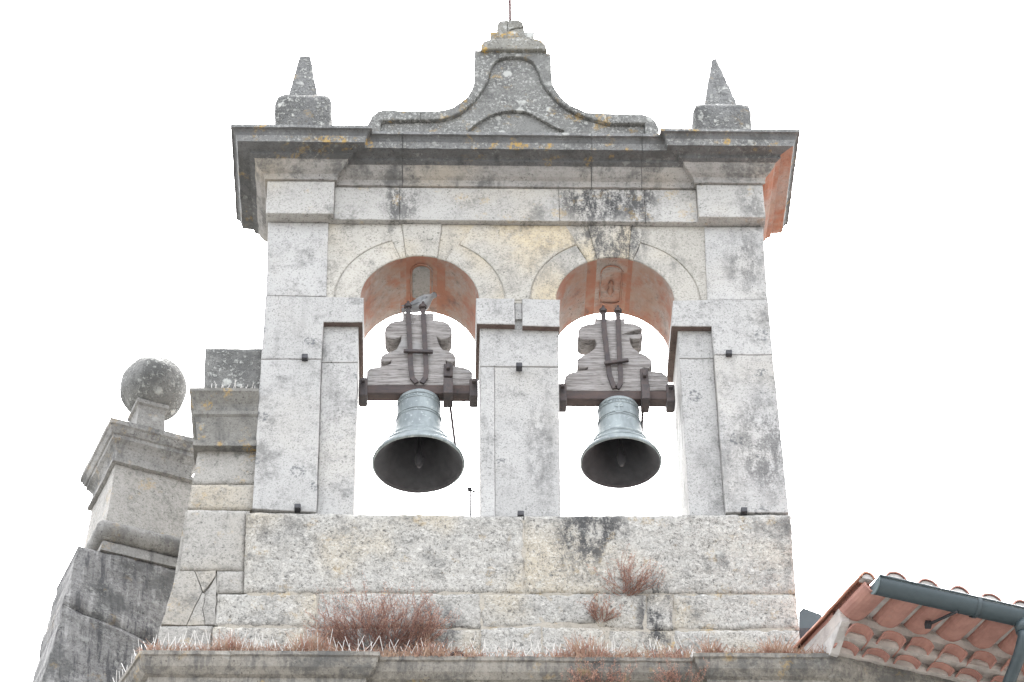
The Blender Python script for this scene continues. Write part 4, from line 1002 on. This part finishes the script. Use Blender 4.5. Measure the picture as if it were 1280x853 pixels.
# ================================================================== scroll buttress under the finial
BB0 = CP - Z * 1.43
BT = thing('scroll_buttress', (BB0.x, BB0.y, BB0.z - 1.5), 'dark weathered granite buttress flaring below the ball finial', 'buttress')
def bt_block(name, lu, ru, z1, z0, lu0, ru0, n0, n1, mat, rot=0):
    """front face between left/right u at top (z1) and bottom (z0)"""
    nu, nv = 18, 24; verts = []; faces = []
    for j in range(nv + 1):
        t = j / nv; tt = t ** 1.35
        for i in range(nu + 1):
            s = i / nu; uu = (lu + (lu0 - lu) * tt) * (1 - s) + (ru + (ru0 - ru) * tt) * s
            e = min(min(s, 1 - s) * (ru - lu), min(t, 1 - t) * (z1 - z0))
            p = BB0 + U * uu + N * (n0 + 0.10 * tt) + Z * (z1 + (z0 - z1) * t - rot * s * (1 if z1 < -0.01 else t))
            p = p + nz(p, 7, 0.014) + nz(p, 20, 0.008) - N * (0.03 * (1 - min(1, e / 0.05)) ** 2)
            verts.append(p)
    K = nu + 1
    for j in range(nv):
        for i in range(nu): faces.append((j * K + i, j * K + i + 1, (j + 1) * K + i + 1, (j + 1) * K + i))
    ring = list(range(K)) + [j * K + nu for j in range(1, nv + 1)] + [nv * K + i for i in range(nu - 1, -1, -1)] + [j * K for j in range(nv - 1, 0, -1)]
    b0 = len(verts)
    for r in ring: verts.append(Vector(verts[r]) - N * (n0 - n1))
    for i in range(len(ring)):
        a, b = ring[i], ring[(i + 1) % len(ring)]; faces.append((a, b, b0 + (i + 1) % len(ring), b0 + i))
    faces.append([b0 + i for i in range(len(ring))])
    o = mk(name, verts, faces, mat, BT)
    return o
bt_block('buttress_stone', -0.62, 0.85, 0.0, -0.70, -0.72, 0.90, 0.43, -0.22, M['dark'], 0.40)
bt_block('buttress_stone', -0.72, 0.90, -0.705, -1.9, -0.92, 0.95, 0.53, -0.12, M['dark'], 0.40)
bt_block('buttress_stone', -0.92, 0.95, -1.905, GROUND_Z - BB0.z + 0.4, -1.2, 1.0, 0.63, -0.02, M['dark'], 0.40)

# ================================================================== tiled eave of the adjoining roof
TH = rad(19.3); U = Vector((math.cos(TH), math.sin(TH), 0)); N = Vector((math.sin(TH), -math.cos(TH), 0))
EO = Vector((*(Pl[6] + Ml[6] * OV), Z_LEDGE))              # corner of the ledge
def E(u, n_, z): return EO + U * u + N * n_ + Z * z
TE = thing('tiled_eave', E(1.5, 0, 0), 'terracotta tiled roof eave bedded in mortar on the right', 'roof')
PIT = 0.272; SL_ = 0.13
def half_shell(name, axis_fn, r, thick, up_, mat, parent, seg=10, n=4, r2=None, fl=0.92):
    """barrel tile: axis_fn(t) gives a centre; up_=+1 arch (cover), -1 channel"""
    verts = []; faces = []; r2 = r2 or r
    for j in range(n + 1):
        t = j / n; c = axis_fn(t); rr = r + (r2 - r) * t
        for layer in (rr, rr - thick):
            for i in range(seg + 1):
                a = math.pi * i / seg
                q_ = c + U * (layer * math.cos(a)) + Z * (up_ * layer * math.sin(a) * fl); verts.append(q_ + nz(q_, 15, 0.006))
    K = 2 * (seg + 1)
    for j in range(n):
        for i in range(seg):
            for o_ in (0, seg + 1):
                faces.append((j * K + o_ + i, j * K + o_ + i + 1, (j + 1) * K + o_ + i + 1, (j + 1) * K + o_ + i))
        for e_ in (0, seg): faces.append((j * K + e_, j * K + seg + 1 + e_, (j + 1) * K + seg + 1 + e_, (j + 1) * K + e_))
    for j in (0, n):
        for i in range(seg): faces.append((j * K + i, j * K + i + 1, j * K + seg + 1 + i + 1, j * K + seg + 1 + i))
    return mk(name, verts, faces, mat, parent, smooth=False)
def half_disc(name, c, r, length, up_, mat, parent, seg=10, fl=0.92):
    verts = []; faces = []
    for j in (0, 1):
        for i in range(seg + 1):
            a = math.pi * i / seg; p = c - N * (length * j) + U * (r * math.cos(a)) + Z * (up_ * r * math.sin(a) * fl)
            verts.append(p + nz(p, 20, 0.006) * (1 - j))
    K = seg + 1
    faces.append(list(range(K))); faces.append(list(range(K, 2 * K)))
    for i in range(K): faces.append((i, (i + 1) % K, K + (i + 1) % K, K + i))
    return mk(name, verts, faces, mat, parent)
NT_ = 11
rt_ = 0.105
for i in range(NT_):
    u = 0.10 + PIT * i + random.uniform(-0.014, 0.014)
    half_shell('corbel_tile', lambda t, u=u: E(u, 0.11 - 0.5 * t, 0.004), rt_, 0.014, 1, M['tile'], TE, fl=0.58)
    half_disc('mortar_fill', E(u - 0.006, 0.035 + random.uniform(-0.012, 0.012), 0.002), rt_ - 0.016, 0.4, 1, M['mortar'], TE, fl=0.56)
    u2 = u + 0.06 + random.uniform(-0.014, 0.014)
    half_shell('corbel_tile', lambda t, u2=u2: E(u2, 0.26 - 0.6 * t, 0.070), rt_, 0.014, 1, M['tile'], TE, fl=0.72)
    half_disc('mortar_fill', E(u2 - 0.006, 0.15 + random.uniform(-0.015, 0.015), 0.068), rt_ - 0.016, 0.4, 1, M['mortar'], TE, fl=0.70)
# mortar beds between the tile rows
def bed(u0, u1, n0, z0, z1, depth=0.5):
    verts = []; faces = []; k = int((u1 - u0) / 0.05)
    for i in range(k + 1):
        u = u0 + (u1 - u0) * i / k
        for (dn, z) in ((0, z0), (0.012, (z0 + z1) / 2), (0, z1), (-depth, z1), (-depth, z0)):
            p = E(u, n0 + dn, z); verts.append(p + nz(p, 11, 0.012) * (1 if dn >= 0 else 0))
    for i in range(k):
        for j in range(5): faces.append((i * 5 + j, i * 5 + (j + 1) % 5, i * 5 + 5 + (j + 1) % 5, i * 5 + 5 + j))
    faces += [tuple(range(5)), tuple(k * 5 + j for j in range(5))]
    mk('mortar_bed', verts, faces, M['mortar'], TE)
bed(0.0, 3.2, 0.03, -0.004, 0.072, 0.7)
bed(0.0, 3.2, 0.15, 0.068, 0.150, 0.8)
bed(0.0, 3.2, 0.24, 0.140, 0.260, 0.8)
# roof tiles: channels (seen from below) and covers, rising inwards
ZR = 0.195
for i in range(NT_):
    u = 0.115 + PIT * i + random.uniform(-0.01, 0.01)
    half_shell('channel_tile', lambda t, u=u: E(u, 0.70 - 0.62 * t, ZR + 0.62 * t * SL_), 0.120, 0.014, -1, M['tile'], TE, r2=0.110, fl=0.72)
    half_shell('channel_tile', lambda t, u=u: E(u, 0.13 - 0.6 * t, ZR + 0.02 + (0.57 + 0.6 * t) * SL_), 0.120, 0.014, -1, M['tile'], TE, r2=0.110, fl=0.72)
    uc = u - PIT / 2 if i else 0.012
    rc = 0.096 if i else 0.062; zcv = 0.045 if i else 0.012
    for k_ in range(3):
        half_shell('cover_tile', lambda t, uc=uc, k_=k_: E(uc, 0.73 - 0.55 * k_ - 0.6 * t, ZR + zcv + 0.012 * (k_ == 0) + (0.55 * k_ + 0.6 * t) * SL_), rc, 0.014, 1, M['verge_tile' if i == 0 else 'tile'], TE, r2=rc * 0.9)
    half_disc('mortar_fill', E(uc, 0.715, ZR + zcv + 0.009), rc - 0.016, 0.5 if i else 0.06, 1, M['white_mortar'], TE)
    # light mortar strip between channels
    p0 = E(uc, 0.70, ZR + 0.004); p1 = E(uc, 0.10, ZR + 0.004 + 0.60 * SL_)
    R_ = Matrix((U, (p1 - p0).normalized(), U.cross((p1 - p0).normalized()))).transposed()
    if i: bbox('mortar_strip', (p0 + p1) / 2, (0.05, (p1 - p0).length, 0.03), M['white_mortar'], TE, 0.006, R=R_, amp=0.004)
# verge: whitewashed mortar under the roof edge and the raking orange edge tile
vp = [(0.24, ZR + 0.05), (0.0, ZR + 0.70 * SL_ - 0.01), (-1.2, ZR + 1.9 * SL_ - 0.01), (-1.2, -0.02), (0.03, -0.02), (0.15, 0.06), (0.26, 0.13)]
verts = [E(0.0, a, b) for a, b in vp] + [E(0.07, a, b) for a, b in vp]; k = len(vp)
mk('verge_mortar', verts, [list(range(k)), list(range(k, 2 * k))] + [(i, (i + 1) % k, k + (i + 1) % k, k + i) for i in range(k)], M['white_mortar'], TE)
# roof deck above, so that no light leaks through
dk = [E(0.02, 0.55, ZR + 0.10), E(3.4, 0.55, ZR + 0.10), E(3.4, -2.5, ZR + 0.10 + 3.1 * SL_), E(0.02, -2.5, ZR + 0.10 + 3.1 * SL_)]
mk('roof_deck', [p for p in dk] + [p - Z * 0.06 for p in dk], [(0, 1, 2, 3), (4, 5, 6, 7), (0, 1, 5, 4), (1, 2, 6, 5), (2, 3, 7, 6), (3, 0, 4, 7)], M['tile'], TE)

# ------------------------------------------------------------------ gutter and downpipe
RG = thing('rain_gutter', E(1.5, 0.85, 0.3), 'blue-grey half-round gutter with downpipe under the tiled eave', 'gutter')
ZG = 0.18
gx, gy = atz(1093, 728, Z_LEDGE + ZG); G0 = Vector((gx, gy, Z_LEDGE + ZG))
gr_ = 0.088
def gut(name, a, b, r, thick, mat, parent):
    verts = []; faces = []; seg = 16
    for t in (a, b):
        for rr in (r, r - thick):
            for i in range(seg + 1):
                an_ = math.pi * i / seg; verts.append(G0 + U * t + N * (rr * math.cos(an_)) - Z * (rr * math.sin(an_) * 1.1))
    K = 2 * (seg + 1)
    for i in range(seg):
        for o_ in (0, seg + 1): faces.append((o_ + i, o_ + i + 1, K + o_ + i + 1, K + o_ + i))
    for e_ in (0, seg): faces.append((e_, seg + 1 + e_, K + seg + 1 + e_, K + e_))
    for j in (0, 1):
        for i in range(seg): faces.append((j * K + i, j * K + i + 1, j * K + seg + 2 + i, j * K + seg + 1 + i))
    o = mk(name, verts, faces, mat, parent); o.data.polygons.foreach_set('use_smooth', [len(p.vertices) == 4 and abs(p.area) > 0.001 for p in o.data.polygons]); return o
trough = gut('trough', 0, 3.2, gr_, 0.003, M['gutter'], RG)
tube('rolled_rim', [G0 + N * (gr_ + 0.004) + Z * 0.002, G0 + U * 3.2 + N * (gr_ + 0.004) + Z * 0.002], 0.009, M['gutter'], trough)
verts = []; seg = 16
for du in (-0.004, 0.006):
    for i in range(seg + 1):
        a = math.pi * i / seg; verts.append(G0 + U * du + N * ((gr_ + 0.002) * math.cos(a)) - Z * ((gr_ + 0.002) * math.sin(a) * 1.1))
K = seg + 1
mk('end_cap', verts, [list(range(K)), list(range(K, 2 * K))] + [(i, (i + 1) % K, K + (i + 1) % K, K + i) for i in range(K)], paint_mat('pale_gutter_cap', (0.10, 0.135, 0.14), (0.08, 0.11, 0.115), 6, 0.5), RG)
gut('joint_collar', 0.835, 0.868, gr_ + 0.010, 0.005, M['gutter'], RG)
# bracket
x, y = atz(1160, 781, Z_LEDGE + 0.10); bp = Vector((x, y, Z_LEDGE + 0.10))
qd = G0 + U * ((bp - G0).dot(U) + 0.12) - Z * (gr_ * 1.1 + 0.005)
tube('bracket', [bp, bp.lerp(qd, 0.5), qd], 0.012, M['black_iron'], RG, seg=6); bbox('bracket_foot', bp, (0.05, 0.05, 0.05), M['black_iron'], RG, 0.006)
# downpipe: outlet then swan neck running back to the wall
oo = G0 + U * 1.25 - Z * (gr_ * 1.05)
tube('outlet', [oo + Z * 0.03, oo - Z * 0.07], [0.066, 0.056], M['gutter'], RG, seg=16)
pth = [oo - Z * 0.05, oo - Z * 0.12, oo - Z * 0.22 - N * 0.10, oo - Z * 0.52 - N * 0.62, oo - Z * 0.62 - N * 0.70, oo - Z * 2.6 - N * 0.70]
tube('downpipe', pth, 0.050, M['gutter'], RG, seg=16)

# dark folded metal flashing beside the base, behind it
yq = 0.75
fl = px_poly([(999, 765), (1004, 760), (1026, 768), (1033, 778), (1022, 815), (999, 815)], yq)
MF = thing('metal_flashing', (fl[0][0], yq, fl[-1][1]), 'dark grey metal flashing between the gable base and the tiled eave', 'flashing')
prism('sheet', fl, yq, yq + 0.25, M['gutter'], MF, bevel=0.004, jit=0.0)
prism('sheet', px_poly([(999, 785), (1031, 785), (1024, 800), (999, 812)], yq - 0.02), yq - 0.02, yq + 0.01, M['black_iron'], MF, bevel=0.003, jit=0.0)
